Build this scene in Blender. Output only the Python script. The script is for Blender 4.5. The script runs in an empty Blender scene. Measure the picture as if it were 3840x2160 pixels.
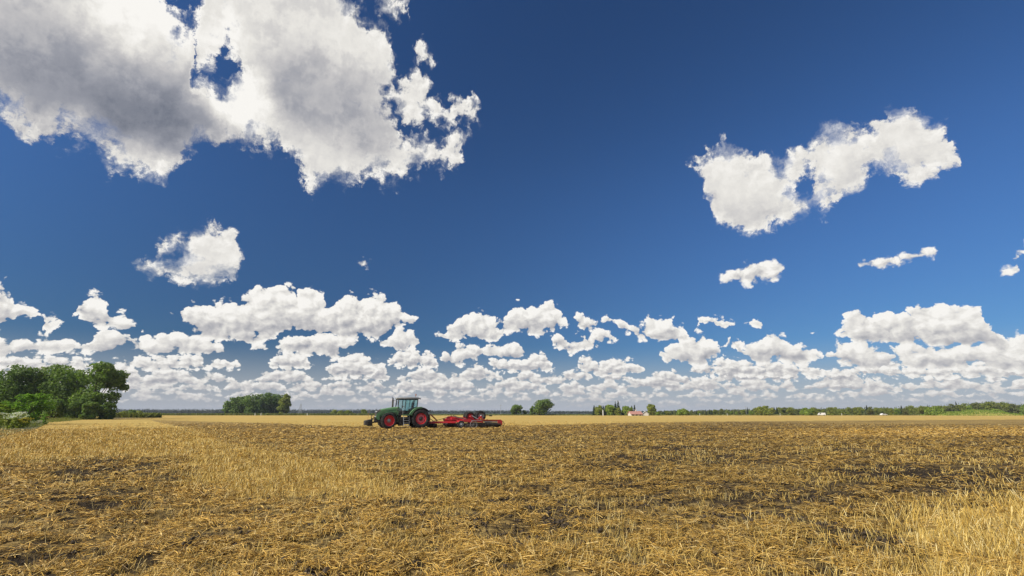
import bpy, bmesh, math, random
import numpy as np
from mathutils import Vector, Matrix, noise as mnoise
R = math.radians
S = bpy.context.scene
COL = S.collection

# ------------------------------------------------------------ camera, exposure
CAM_H = 1.72
PITCH = math.atan((1039.0 - 724.5) / 1288.0)
cam_d = bpy.data.cameras.new('camera'); cam = bpy.data.objects.new('camera', cam_d); COL.objects.link(cam)
cam.location = (0, 0, CAM_H); cam.rotation_euler = (math.pi/2 + PITCH, 0, 0)
cam_d.sensor_width = 36; cam_d.lens = 18; cam_d.clip_start = 0.1; cam_d.clip_end = 20000
S.camera = cam
S.view_settings.view_transform = 'Standard'; S.view_settings.look = 'None'
S.view_settings.exposure = 0.0; S.view_settings.gamma = 1.0
S.cycles.use_denoising = True; S.cycles.denoiser = 'OPENIMAGEDENOISE'; S.cycles.denoising_prefilter = 'ACCURATE'
S.cycles.max_bounces = 6; S.cycles.diffuse_bounces = 2; S.cycles.glossy_bounces = 2
S.cycles.transparent_max_bounces = 8; S.cycles.transmission_bounces = 4
S.cycles.volume_bounces = 0

SUN_AZ = -122.0       # degrees, clockwise from +Y (the view direction)
SUN_EL = 36.0
sun_dir = Vector((math.sin(R(SUN_AZ))*math.cos(R(SUN_EL)), math.cos(R(SUN_AZ))*math.cos(R(SUN_EL)), math.sin(R(SUN_EL))))
sd = bpy.data.lights.new('sun', 'SUN'); sd.energy = 4.7; sd.angle = R(0.53); sd.color = (1.0, 0.945, 0.84)
sun = bpy.data.objects.new('sun', sd); COL.objects.link(sun)
sun.rotation_euler = sun_dir.to_track_quat('Z', 'Y').to_euler(); sun.location = (0, 0, 60)

def ray(px, py):
    """direction through the point (px, py) of the photo measured in a 2576 x 1449 frame"""
    x = (px - 1288.0) / 1288.0; u = (724.5 - py) / 1288.0
    c, s = math.cos(PITCH), math.sin(PITCH)
    return Vector((x, c - u*s, s + u*c))
def azel(px, py):
    d = ray(px, py)
    return math.degrees(math.atan2(d.x, d.y)), math.degrees(math.atan2(d.z, math.hypot(d.x, d.y)))
def ground(px, py):
    d = ray(px, py); t = -CAM_H / d.z
    return (d.x*t, d.y*t)
def at_dist(px, Y):
    """ground point in column px at depth Y"""
    d = ray(px, 1039.0)
    return (d.x/d.y*Y, Y)
POLAR, SKY_STR, SKY_TINT = 0.45, 0.090, (0.56, 0.93, 1.42)
# ------------------------------------------------------------ sky
W = bpy.data.worlds.new('World'); S.world = W; W.use_nodes = True
W.cycles.sampling_method = 'MANUAL'; W.cycles.sample_map_resolution = 512
NT = W.node_tree; NT.nodes.clear()
class G:
    """small helper for building node graphs"""
    def __init__(s, nt): s.nt = nt
    def n(s, t, **k):
        x = s.nt.nodes.new(t)
        for a, b in k.items(): setattr(x, a, b)
        return x
    def link(s, a, b): s.nt.links.new(a, b)
    def put(s, sock, v):
        if isinstance(v, bpy.types.NodeSocket): s.link(v, sock)
        else: sock.default_value = v
    def m(s, op, a, b=None, c=None, clamp=False):
        x = s.n('ShaderNodeMath', operation=op, use_clamp=clamp)
        s.put(x.inputs[0], a)
        if b is not None: s.put(x.inputs[1], b)
        if c is not None: s.put(x.inputs[2], c)
        return x.outputs[0]
    def v(s, op, a, b=None, scale=None):
        x = s.n('ShaderNodeVectorMath', operation=op)
        s.put(x.inputs[0], a)
        if b is not None: s.put(x.inputs[1], b)
        if scale is not None: s.put(x.inputs['Scale'], scale)
        return x.outputs['Value'] if op in ('DOT_PRODUCT', 'LENGTH', 'DISTANCE') else x.outputs[0]
    def step(s, v, lo, hi, a=0.0, b=1.0):
        x = s.n('ShaderNodeMapRange', interpolation_type='SMOOTHSTEP')
        s.put(x.inputs[0], v); s.put(x.inputs[1], lo); s.put(x.inputs[2], hi); s.put(x.inputs[3], a); s.put(x.inputs[4], b)
        return x.outputs[0]
    def mix(s, f, a, b, blend='MIX'):
        x = s.n('ShaderNodeMix', data_type='RGBA', blend_type=blend)
        s.put(x.inputs[0], f)
        for i, c in ((6, a), (7, b)):
            s.put(x.inputs[i], c if isinstance(c, bpy.types.NodeSocket) else (*c, 1.0))
        return x.outputs[2]
    def noise(s, vec, scale, detail=4, rough=0.55, color=False, lac=2.0, dist=0.0):
        x = s.n('ShaderNodeTexNoise')
        s.put(x.inputs['Vector'], vec); s.put(x.inputs['Scale'], scale); x.inputs['Detail'].default_value = detail
        x.inputs['Roughness'].default_value = rough; x.inputs['Lacunarity'].default_value = lac
        x.inputs['Distortion'].default_value = dist
        return x.outputs['Color'] if color else x.outputs['Fac']
    def voro(s, vec, scale, detail=0, rough=0.5, smooth=None, feature='F1'):
        x = s.n('ShaderNodeTexVoronoi')
        if smooth is not None: x.feature = 'SMOOTH_F1'; x.inputs['Smoothness'].default_value = smooth
        s.put(x.inputs['Vector'], vec); s.put(x.inputs['Scale'], scale)
        x.inputs['Detail'].default_value = detail; x.inputs['Roughness'].default_value = rough
        return x.outputs['Distance']
    def ramp(s, f, stops):
        x = s.n('ShaderNodeValToRGB'); e = x.color_ramp.elements
        e[0].position, e[0].color = stops[0][0], (*stops[0][1], 1); e[1].position, e[1].color = stops[-1][0], (*stops[-1][1], 1)
        for p, c in stops[1:-1]:
            q = e.new(p); q.color = (*c, 1)
        s.put(x.inputs[0], f); return x.outputs[0]
    def xyz(s, a, b, c):
        x = s.n('ShaderNodeCombineXYZ'); s.put(x.inputs[0], a); s.put(x.inputs[1], b); s.put(x.inputs[2], c); return x.outputs[0]

g = G(NT)
tc = g.n('ShaderNodeTexCoord').outputs['Generated']
sep = g.n('ShaderNodeSeparateXYZ'); g.link(tc, sep.inputs[0])
dx, dy, dz = sep.outputs
AZ = g.m('MULTIPLY', g.m('ARCTAN2', dx, dy), 57.29578)
EL = g.m('MULTIPLY', g.m('ARCSINE', dz), 57.29578)

# clear sky through a polarising filter: darkest at right angles to the sun
sky = g.n('ShaderNodeTexSky', sky_type='NISHITA'); sky.sun_disc = False
sky.sun_elevation = R(SUN_EL); sky.sun_rotation = R(SUN_AZ)
sky.altitude = 60; sky.air_density = 1.0; sky.dust_density = 0.4; sky.ozone_density = 2.5
cg = g.v('DOT_PRODUCT', tc, tuple(sun_dir))
cg2 = g.m('MULTIPLY', cg, cg)
pol = g.m('DIVIDE', g.m('SUBTRACT', 1.0, cg2), g.m('ADD', 1.0, cg2))
polf = g.m('SUBTRACT', 1.0, g.m('MULTIPLY', pol, POLAR))
skyc = g.v('SCALE', g.v('MULTIPLY', sky.outputs[0], SKY_TINT), scale=g.m('MULTIPLY', polf, SKY_STR))
damp = g.v('MULTIPLY', skyc, g.mix(g.step(EL, 2.0, 26.0), (0.62, 0.66, 0.66), (1.0, 1.0, 1.0)))
lowsky = g.mix(g.step(EL, 0.0, 7.5, 0.90, 0.0), damp, (0.45, 0.47, 0.515))
colr = lowsky

AZ0, AZ1, EL0, EL1 = -54.0, 54.0, -4.0, 96.0
NS = 256
def profile(shapes):
    """shapes: list of (upper outline, lower outline) in photo coordinates -> top and bottom elevation by azimuth"""
    az = np.linspace(AZ0, AZ1, NS); step = az[1]-az[0]
    top = np.full(NS, -99.0); bot = np.full(NS, 99.0)
    for tp, bp in shapes:
        poly = list(tp)+list(reversed(bp)); pts = []
        for (x0, y0), (x1, y1) in zip(poly, poly[1:]+poly[:1]):
            n = max(2, int(max(abs(x1-x0), abs(y1-y0))/3))
            for i in range(n):
                pts.append(azel(x0+(x1-x0)*i/n, y0+(y1-y0)*i/n))
        p = np.array(pts); k = np.rint((p[:, 0]-AZ0)/step).astype(int)
        ok = (k >= 0) & (k < NS)
        np.maximum.at(top, k[ok], p[ok, 1]); np.minimum.at(bot, k[ok], p[ok, 1])
    used = top > -50
    idx = np.where(used)[0]; out = np.where(~used)[0]
    near = idx[np.argmin(abs(out[:, None]-idx[None, :]), axis=1)]
    c = (top[near]+bot[near])/2; d = abs(out-near)*step
    half = np.clip(d*0.8+0.1, 0.0, 3.5)
    top[out] = c-half; bot[out] = c+half
    return az, top, bot
def curve(az, a, b, c=None):
    x = g.n('ShaderNodeRGBCurve'); mp = x.mapping; mp.use_clip = False
    for ch, arr in ((0, a), (1, b), (2, c)):
        if arr is None: continue
        cu = mp.curves[ch]
        pts = [((z-AZ0)/(AZ1-AZ0), (e-EL0)/(EL1-EL0)) for z, e in zip(az, arr)]
        # keep only the samples where the line bends
        keep = [0]
        for i in range(1, len(pts)-1):
            p, q, r_ = pts[keep[-1]], pts[i], pts[i+1]
            tt = (q[0]-p[0])/(r_[0]-p[0])
            if abs(p[1]+tt*(r_[1]-p[1])-q[1]) > 0.0004: keep.append(i)
        keep.append(len(pts)-1)
        cu.points[0].location = pts[0]; cu.points[1].location = pts[-1]
        for i in keep[1:-1]: cu.points.new(*pts[i])
        for p in cu.points: p.handle_type = 'VECTOR'
    mp.update()
    return x
def deg(o): return g.m('MULTIPLY_ADD', o, EL1-EL0, EL0)

AE = g.xyz(AZ, EL, 0.0)
def noise2(vec, scale, detail, rough, color=False):
    x = g.n('ShaderNodeTexNoise', noise_dimensions='2D')
    g.put(x.inputs['Vector'], vec); x.inputs['Scale'].default_value = scale
    x.inputs['Detail'].default_value = detail; x.inputs['Roughness'].default_value = rough
    return x.outputs['Color'] if color else x.outputs['Fac']
def voro2(vec, scale, detail, rough):
    x = g.n('ShaderNodeTexVoronoi', voronoi_dimensions='2D')
    g.put(x.inputs['Vector'], vec); x.inputs['Scale'].default_value = scale
    x.inputs['Detail'].default_value = detail; x.inputs['Roughness'].default_value = rough
    return x.outputs['Distance']
def texset(wsc, wamp, psc, squash, voro, wdet=5, pdet=2, wr=0.6, pr=0.6):
    """textures shared by cloud belts of one distance: a warp and a billow with its copy shifted towards the sun"""
    q = g.v('MULTIPLY', AE, (1.0, squash, 1.0))
    wc = noise2(q, wsc, wdet, wr, True)
    w = g.n('ShaderNodeSeparateColor'); g.link(wc, w.inputs[0])
    wx = g.m('SUBTRACT', w.outputs[0], 0.5); wy = g.m('SUBTRACT', w.outputs[1], 0.5)
    az2 = g.m('MULTIPLY_ADD', wx, wamp*2.6, AZ); el2 = g.m('MULTIPLY_ADD', wy, wamp*2.0, EL)
    qw = g.v('ADD', q, g.v('SCALE', g.xyz(wx, wy, 0.0), scale=wamp*1.4))
    o = 0.32/psc
    sh = g.v('ADD', qw, (-0.75*o, 0.75*o*squash, 0.0))
    if voro:
        f = lambda v_: g.m('SUBTRACT', 1.0, g.m('POWER', voro2(v_, psc, pdet, 0.5), 1.4))
    else:
        f = lambda v_: noise2(v_, psc, pdet, pr)
    p0, p1 = f(qw), f(sh)
    return dict(az=az2, el=el2, p=p0, rel=g.m('SUBTRACT', p0, p1), big=w.outputs[2], mean=0.55 if voro else 0.5)
def cloud_layer(col, shapes, T, pamp, soft, relief, thick, bright=0.86, gray=0.3, bias=0.0, hole=None, haze=0.0, blobs=(), inner=None, softvar=0.0):
    """one belt of clouds; every number is in degrees of sky"""
    az2, el2 = T['az'], T['el']
    t = g.m('DIVIDE', g.m('SUBTRACT', az2, AZ0), AZ1-AZ0, clamp=True)
    tt = g.xyz(t, t, t)
    az, top, bot = profile(shapes)
    x = curve(az, top, bot); g.link(tt, x.inputs['Color'])
    s = g.n('ShaderNodeSeparateColor'); g.link(x.outputs[0], s.inputs[0])
    a, b = g.m('SUBTRACT', deg(s.outputs[0]), el2), g.m('SUBTRACT', el2, deg(s.outputs[1]))
    dist = g.m('MINIMUM', a, b)
    if hole:
        hx = curve(*profile(hole)); g.link(tt, hx.inputs['Color'])
        hs = g.n('ShaderNodeSeparateColor'); g.link(hx.outputs[0], hs.inputs[0])
        hd = g.m('MINIMUM', g.m('SUBTRACT', deg(hs.outputs[0]), el2), g.m('SUBTRACT', el2, deg(hs.outputs[1])))
        dist = g.m('MINIMUM', dist, g.m('MULTIPLY', hd, -1.0))
    d = g.m('MULTIPLY_ADD', T['p'], pamp, g.m('ADD', dist, bias-pamp*T['mean']))
    al = g.step(d, 0.0, g.m('MULTIPLY_ADD', g.step(T['big'], 0.42, 0.62), softvar, soft) if softvar else soft)
    rel = g.m('DIVIDE', b, g.m('MAXIMUM', g.m('ADD', a, b), 0.3), clamp=True)
    rf = g.m('MULTIPLY', g.step(dist, inner[0], inner[1], 1.0, inner[2]), relief) if inner else relief
    L = g.m('MULTIPLY_ADD', T['rel'], rf, bright)
    L = g.m('MULTIPLY_ADD', g.m('SUBTRACT', T['big'], 0.5), 0.35, L)
    if thick[2]: L = g.m('SUBTRACT', L, g.m('MULTIPLY', g.step(dist, thick[0], thick[1]), g.m('MULTIPLY', g.step(T['big'], 0.38, 0.62), thick[2])))
    L = g.m('SUBTRACT', L, g.m('MULTIPLY', g.m('SUBTRACT', 1.0, g.step(rel, 0.0, 0.8)), g.m('MULTIPLY', g.step(dist, -0.1, soft*2.5), gray)))
    if blobs:
        e2 = g.xyz(az2, el2, 0.0)
        for (bx, by, rx, ry, amt) in blobs:
            ca, ce = azel(bx, by)
            r_ = g.v('LENGTH', g.v('MULTIPLY', g.v('SUBTRACT', e2, (ca, ce, 0)), (1/rx, 1/ry, 0)))
            L = g.m('MULTIPLY_ADD', g.step(r_, 0.2, 1.0, 1.0, 0.0), amt, L)
    cc = g.ramp(L, [(0.0, (0.16, 0.18, 0.23)), (0.35, (0.33, 0.34, 0.385)), (0.62, (0.56, 0.55, 0.555)), (0.85, (0.80, 0.78, 0.74)), (1.0, (0.95, 0.93, 0.89))])
    if haze: cc = g.mix(haze, cc, (0.53, 0.51, 0.52))
    return g.mix(al, col, cc)

def rnd_row(y, hmin, hmax, wmin, wmax, gap, seed, x0=-40, x1=2640, flat=4, skip=()):
    r = random.Random(seed); x = x0; out = []
    while x < x1:
        w = r.uniform(wmin, wmax); h = r.uniform(hmin, hmax)*(0.6+0.4*w/wmax); yy = y+r.uniform(-flat, flat)
        if not any(a < x+w/2 < b for a, b in skip):
            n = 6; pk = r.uniform(0.25, 0.75)
            tp = [(x+w*i/n, yy-h*max(0.12, (1-abs((i/n-pk)/max(pk, 1-pk))**1.6))*r.uniform(0.75, 1.1)) for i in range(n+1)]
            tp[0] = (x, yy-1); tp[-1] = (x+w, yy-1)
            out.append((tp, [(x, yy), (x+w*.5, yy+1.5), (x+w, yy)]))
        x += w*0.96+r.uniform(*gap)
    return out

LAY_A = [
 ([(-600,-900),(400,-900),(835,-120),(868,-20),(890,12),(930,45),(975,72),(984,95)],
  [(-600,160),(-300,230),(0,288),(40,312),(75,327),(110,337),(160,347),(200,362),(240,378),(270,405),(300,438),(330,446),(370,452),(428,432),(440,385),(520,372),(545,352),(590,366),(640,377),(690,366),(735,395),(765,452),(800,470),(860,466),(950,460),(990,452)]),
 ([(980,150),(990,195),(1010,225),(1030,190),(1048,168),(1066,188),(1090,230),(1120,262),(1150,270),(1175,250),(1200,265),(1206,310)],
  [(980,455),(1000,448),(1060,422),(1110,414),(1135,432),(1150,402),(1165,345),(1185,300),(1206,315)]),
]
HOLE_A = [
 ([(985,262),(1000,300),(1020,318),(1060,300),(1090,322),(1120,330),(1150,300),(1170,300)], [(985,300),(1000,330),(1020,345),(1060,326),(1090,345),(1120,362),(1150,345),(1170,325)]),
 ([(432,-300),(460,-300),(488,-300)], [(432,10),(450,42),(470,58),(488,50)]),
 ([(490,184),(505,176),(532,172),(546,150),(553,112),(566,118),(584,140),(594,160)], [(490,206),(505,214),(540,207),(568,203),(586,184),(594,166)]),
]
LAY_B = [
 ([(1750, 402),(1775, 378),(1800, 385),(1815, 362),(1850, 374),(1880, 400),(1915, 395),(1960, 412),(1985, 392),(2010, 375),(2050, 347),(2080, 332),(2130, 320),(2160, 330),(2185, 345),(2200, 320),(2215, 298),(2240, 282),(2270, 276),(2310, 298),(2350, 310),(2366, 332),(2392, 370),(2402, 398)], [(1750, 412),(1765, 470),(1790, 520),(1830, 565),(1850, 588),(1880, 600),(1920, 577),(1990, 548),(2060, 522),(2110, 507),(2145, 480),(2175, 440),(2260, 432),(2300, 445),(2335, 447),(2402, 402)]),
 ([(355, 676),(378, 652),(398, 640),(410, 612),(432, 606),(455, 598),(480, 612),(495, 588),(515, 570),(540, 562),(570, 576),(592, 600),(598, 630),(606, 637)], [(355, 682),(400, 702),(470, 716),(550, 728),(575, 702),(583, 665),(590, 646),(606, 640)]),
 ([(1036, 120),(1045, 102),(1060, 106),(1076, 124),(1092, 150)], [(1036, 138),(1052, 158),(1092, 166)]),
 ([(944,-60),(965,-60),(1008,-10),(1014, 18)], [(944, 2),(965, 22),(990, 34),(1014, 24)]),
]
LAY_B2 = [
 ([(2568, 626),(2580, 612),(2640, 600)], [(2568, 640),(2580, 648),(2640, 660)]),
 ([(895, 662),(915, 650),(938, 648)], [(895, 668),(915, 674),(938, 668)]),
 ([(1807, 690),(1830, 680),(1860, 676),(1885, 656),(1920, 643),(1955, 658),(1970, 678)], [(1807, 706),(1850, 714),(1890, 722),(1940, 712),(1970, 690)]),
 ([(2165, 667),(2200, 648),(2240, 637),(2290, 633),(2315, 615),(2345, 620),(2356, 640)], [(2165, 672),(2230, 676),(2262, 668),(2285, 652),(2340, 657),(2356, 646)]),
 ([(2515, 668),(2530, 660),(2548, 668),(2560, 690)], [(2515, 690),(2535, 696),(2560, 693)]),
]
HOLE_B = [([(2000,452),(2020,424),(2040,428),(2052,450)], [(2000,486),(2020,506),(2040,498),(2052,470)]),
          ([(405,634),(430,630),(468,628)], [(405,650),(430,652),(468,642)])]
LAY_C = [
 ([(-200,700),(0,713),(25,720),(40,745),(70,755),(76,775),(95,788)], [(-200,830),(0,822),(40,802),(62,790),(95,794)]),
 ([(115,815),(130,792),(157,800)], [(115,822),(130,835),(157,812)]),
 ([(195,766),(220,747),(250,742),(275,765),(302,776),(322,802),(356,826)], [(195,776),(215,802),(240,820),(300,834),(356,840)]),
 ([(438,786),(470,766),(530,750),(600,758),(620,740),(650,722),(700,718),(760,722),(797,727),(812,762),(838,782),(848,752),(865,743),(930,733),(975,746),(1000,770),(1018,795),(1040,784),(1050,800)],
  [(438,800),(470,832),(500,852),(560,862),(640,868),(680,852),(702,832),(760,842),(820,845),(900,856),(960,846),(990,826),(1030,818),(1050,806)]),
 ([(1102,838),(1140,816),(1170,787),(1215,782),(1240,802),(1268,822),(1280,790),(1300,767),(1340,768),(1385,760),(1410,788),(1425,816)],
  [(1102,843),(1160,858),(1250,853),(1285,832),(1320,842),(1390,842),(1425,822)]),
 ([(1448,788),(1462,782),(1480,798),(1500,806),(1530,798),(1565,803)], [(1448,796),(1465,830),(1490,835),(1510,812),(1565,809)]),
 ([(1562,820),(1600,826),(1640,795),(1682,800),(1722,822),(1738,850)], [(1562,832),(1620,858),(1700,862),(1738,855)]),
 ([(1750,796),(1790,798),(1830,808),(1870,815)], [(1750,812),(1790,812),(1822,830),(1870,820)]),
 ([(1892,808),(1908,798),(1930,808)], [(1892,815),(1908,824),(1930,816)]),
 ([(2052,834),(2090,821),(2125,800),(2140,778),(2170,772),(2195,788),(2225,764),(2244,806),(2290,782),(2335,762),(2375,780),(2405,830),(2450,800),(2490,810),(2525,846),(2580,842),(2700,840)],
  [(2052,838),(2092,830),(2130,850),(2180,872),(2300,866),(2400,872),(2500,882),(2580,896),(2700,890)]),
 ([(2380,770),(2405,757),(2465,776)], [(2380,780),(2405,786),(2465,780)]),
]
LAY_D = [
 ([(-200,860),(0,850),(40,866),(90,856),(130,838),(165,850),(178,872)], [(-200,900),(0,892),(100,893),(178,886)]),
 ([(180,882),(240,862),(262,836),(330,840),(380,850),(430,836),(500,840),(552,868),(602,882)], [(180,890),(300,895),(400,893),(552,894),(602,888)]),
 ([(640,876),(690,872),(720,845),(760,826),(800,824),(862,830),(887,858)], [(640,882),(700,886),(770,892),(850,902),(887,872)]),
 ([(958,850),(1000,826),(1040,836),(1057,862)], [(958,872),(1000,881),(1057,874)]),
 ([(1112,890),(1150,872),(1200,866),(1260,872),(1298,852),(1312,880)], [(1112,912),(1150,926),(1210,900),(1300,908),(1312,890)]),
 ([(1386,850),(1402,834),(1440,850),(1478,836),(1510,826),(1552,852)], [(1386,866),(1440,888),(1500,872),(1552,860)]),
 ([(1668,882),(1692,876),(1722,852),(1765,840),(1800,866),(1808,880)], [(1668,915),(1730,918),(1790,912),(1808,892)]),
 ([(1822,852),(1836,832),(1850,840)], [(1822,862),(1836,868),(1850,856)]),
 ([(1862,876),(1882,880),(1912,846),(1950,838),(1980,856),(2012,862),(2040,872),(2056,898)], [(1862,884),(1902,912),(2000,916),(2056,906)]),
 ([(2086,880),(2130,862),(2180,866),(2250,872),(2300,860),(2400,860),(2440,872),(2500,876),(2580,866),(2700,860)], [(2086,896),(2142,925),(2250,926),(2400,920),(2580,928),(2700,930)]),
]
LAY_E = [
 ([(-100,905),(40,896),(120,902),(180,900),(240,915)], [(-100,930),(240,930)]),
 ([(318,912),(350,898),(420,900),(500,896),(510,908)], [(318,922),(400,932),(510,926)]),
 ([(530,912),(560,905),(600,912)], [(530,922),(560,928),(600,922)]),
 ([(680,915),(720,882),(770,890),(776,915)], [(680,925),(730,930),(776,925)]),
 ([(820,925),(850,905),(885,890),(930,902),(942,930)], [(820,945),(880,950),(942,945)]),
 ([(978,905),(1020,880),(1085,888),(1100,915)], [(978,918),(1040,926),(1100,922)]),
 ([(1240,900),(1300,905),(1345,892),(1370,888),(1385,920)], [(1240,930),(1320,938),(1385,930)]),
 ([(1455,905),(1480,898),(1505,915),(1535,905),(1580,905),(1612,925)], [(1455,925),(1500,945),(1612,942)]),
 ([(1740,925),(1820,900),(1900,915),(1990,910),(2090,935)], [(1740,942),(1900,950),(2090,950)]),
 ([(2100,930),(2220,915),(2330,925),(2450,910),(2600,905),(2700,900)], [(2100,945),(2300,950),(2450,945),(2600,950),(2700,950)]),
]
col = colr
TF = texset(0.8, 0.34, 1.0, 1.5, True, pdet=3)
TM = texset(0.40, 0.70, 0.60, 1.25, True, pdet=3)
TN = texset(0.26, 1.6, 0.5, 1.1, False, wdet=9, pdet=9, wr=0.66, pr=0.66)
col = cloud_layer(col, rnd_row(1026, 12, 22, 60, 200, (-40, 0), 21, flat=4), TF, 0.25, 0.6, 0.15, (2, 6, 0), bright=0.68, gray=0.12, haze=0.75)
col = cloud_layer(col, rnd_row(1014, 16, 30, 50, 170, (-40, 0), 5, flat=4), TF, 0.3, 0.35, 0.22, (2, 6, 0), bright=0.80, gray=0.30, haze=0.45)
col = cloud_layer(col, rnd_row(1001, 22, 40, 50, 150, (-30, 4), 35, flat=4), TF, 0.4, 0.25, 0.28, (2, 6, 0), bright=0.86, gray=0.40, haze=0.30)
col = cloud_layer(col, rnd_row(985, 30, 58, 60, 170, (-45, 2), 8, flat=4), TF, 0.45, 0.22, 0.30, (2, 6, 0), bright=0.90, gray=0.46, haze=0.16)
col = cloud_layer(col, rnd_row(964, 34, 70, 80, 200, (-30, 20), 13, flat=7), TF, 0.5, 0.22, 0.32, (2, 6, 0), bright=0.92, gray=0.48, haze=0.08)
col = cloud_layer(col, LAY_E, TF, 0.7, 0.22, 0.32, (2, 6, 0), bright=0.94, gray=0.46, haze=0.04, bias=0.34)
col = cloud_layer(col, LAY_D, TM, 1.0, 0.25, 0.28, (1.5, 5, 0.1), bright=0.95, gray=0.46, bias=0.27)
col = cloud_layer(col, LAY_C, TM, 1.15, 0.27, 0.29, (1.5, 5, 0.12), bright=0.96, gray=0.42, bias=0.30)
col = cloud_layer(col, LAY_B2, TM, 1.0, 0.5, 0.35, (2, 6, 0.05), bright=0.90, gray=0.2, bias=0.2)
col = cloud_layer(col, LAY_B, TN, 4.4, 0.8, 0.65, (2, 6, 0.05), bright=0.90, gray=0.16, hole=HOLE_B, bias=0.55, inner=(0.5, 2.5, 0.4), softvar=2.4)
col = cloud_layer(col, LAY_A, TN, 6.0, 1.1, 0.75, (1.2, 5.0, 0.22), bright=0.90, gray=0.06, hole=HOLE_A, bias=0.6, inner=(0.5, 3.0, 0.22), softvar=3.2,
   blobs=[(180,170,15,8,-0.50),(470,330,10,4,-0.36),(760,230,7,6,-0.30),(920,290,6,6,-0.27),(600,250,5,4,0.40),(330,50,7,7,0.40),(540,30,6,5,0.15),(60,30,6,5,0.2)])
# the rest of the sky behind the view: broken cloud of the same kind
qb = g.v('MULTIPLY', tc, (3.2, 3.2, 6.0))
back = g.m('MULTIPLY', g.step(g.noise(qb, 1.0, 6, 0.6), 0.50, 0.58), g.m('MULTIPLY', g.step(dy, 0.25, -0.2), g.step(EL, 1.0, 6.0)))
col = g.mix(back, col, (0.80, 0.79, 0.77))
bgn = g.n('ShaderNodeBackground'); g.link(col, bgn.inputs[0]); bgn.inputs[1].default_value = 1.0
wo = g.n('ShaderNodeOutputWorld'); g.link(bgn.outputs[0], wo.inputs[0])
DENS = 1.0
# ------------------------------------------------------------ shared mesh and tagging helpers
def tag(o, label=None, cat=None, group=None, kind=None):
    if label: o['label'] = label
    if cat: o['category'] = cat
    if group: o['group'] = group
    if kind: o['kind'] = kind
    return o
def new_mat(name):
    m = bpy.data.materials.new(name); m.use_nodes = True; m.node_tree.nodes.clear()
    gg = G(m.node_tree); b = gg.n('ShaderNodeBsdfPrincipled'); o = gg.n('ShaderNodeOutputMaterial'); gg.link(b.outputs[0], o.inputs[0])
    return m, gg, b, o
def quick_mesh(name, verts, faces_idx, nper, mats=(), tint=None, smooth=False):
    """fast mesh from arrays: verts (N,3), faces (M*nper) flat indices; tint one colour per face"""
    me = bpy.data.meshes.new(name); nv = len(verts); nf = len(faces_idx)//nper
    me.vertices.add(nv); me.vertices.foreach_set('co', np.asarray(verts, np.float32).ravel())
    me.loops.add(nf*nper); me.loops.foreach_set('vertex_index', np.asarray(faces_idx, np.int32).ravel())
    me.polygons.add(nf); me.polygons.foreach_set('loop_start', np.arange(0, nf*nper, nper, dtype=np.int32))
    me.polygons.foreach_set('use_smooth', np.full(nf, smooth))
    if tint is not None:
        at = me.color_attributes.new('tint', 'FLOAT_COLOR', 'POINT')
        at.data.foreach_set('color', np.asarray(tint, np.float32).ravel())
    for m in mats: me.materials.append(m)
    me.update(calc_edges=True); me.validate()
    return me
def link(name, me, parent=None, loc=None):
    o = bpy.data.objects.new(name, me); COL.objects.link(o)
    if parent: o.parent = parent
    if loc: o.location = loc
    return o

def hash2(i, j, seed):
    n = (i.astype(np.int64)*374761393 + j.astype(np.int64)*668265263 + seed*1442695041) & 0xffffffff
    n = ((n ^ (n >> 13))*1274126177) & 0xffffffff
    return ((n ^ (n >> 16)) & 0xffff)/65535.0
def vnoise(x, y, seed=0):
    i, j = np.floor(x), np.floor(y); fx, fy = x-i, y-j
    fx = fx*fx*(3-2*fx); fy = fy*fy*(3-2*fy)
    a, b = hash2(i, j, seed), hash2(i+1, j, seed); c, d = hash2(i, j+1, seed), hash2(i+1, j+1, seed)
    return (a+(b-a)*fx)*(1-fy)+(c+(d-c)*fx)*fy
def fbm(x, y, oct=4, seed=0, rough=0.5):
    s = 0; a = 1; t = 0
    for k in range(oct):
        s = s+a*vnoise(x*2**k+17.3*k, y*2**k-9.1*k, seed+k); t += a; a *= rough
    return s/t

# ------------------------------------------------------------ field: where the stubble still stands
def to_px(x, y):
    c, s = math.cos(PITCH), math.sin(PITCH)
    z = -CAM_H
    f = np.maximum(y*c+z*s, 0.05); u = -y*s+z*c
    return 1288+1288*x/f, 724.5-1288*u/f
def inside(px, py, poly):
    r = np.zeros(px.shape, bool); n = len(poly)
    for i in range(n):
        x0, y0 = poly[i]; x1, y1 = poly[(i+1) % n]
        if y0 == y1: continue
        c = ((y0 > py) != (y1 > py)) & (px < (x1-x0)*(py-y0)/(y1-y0)+x0)
        r ^= c
    return r
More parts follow.
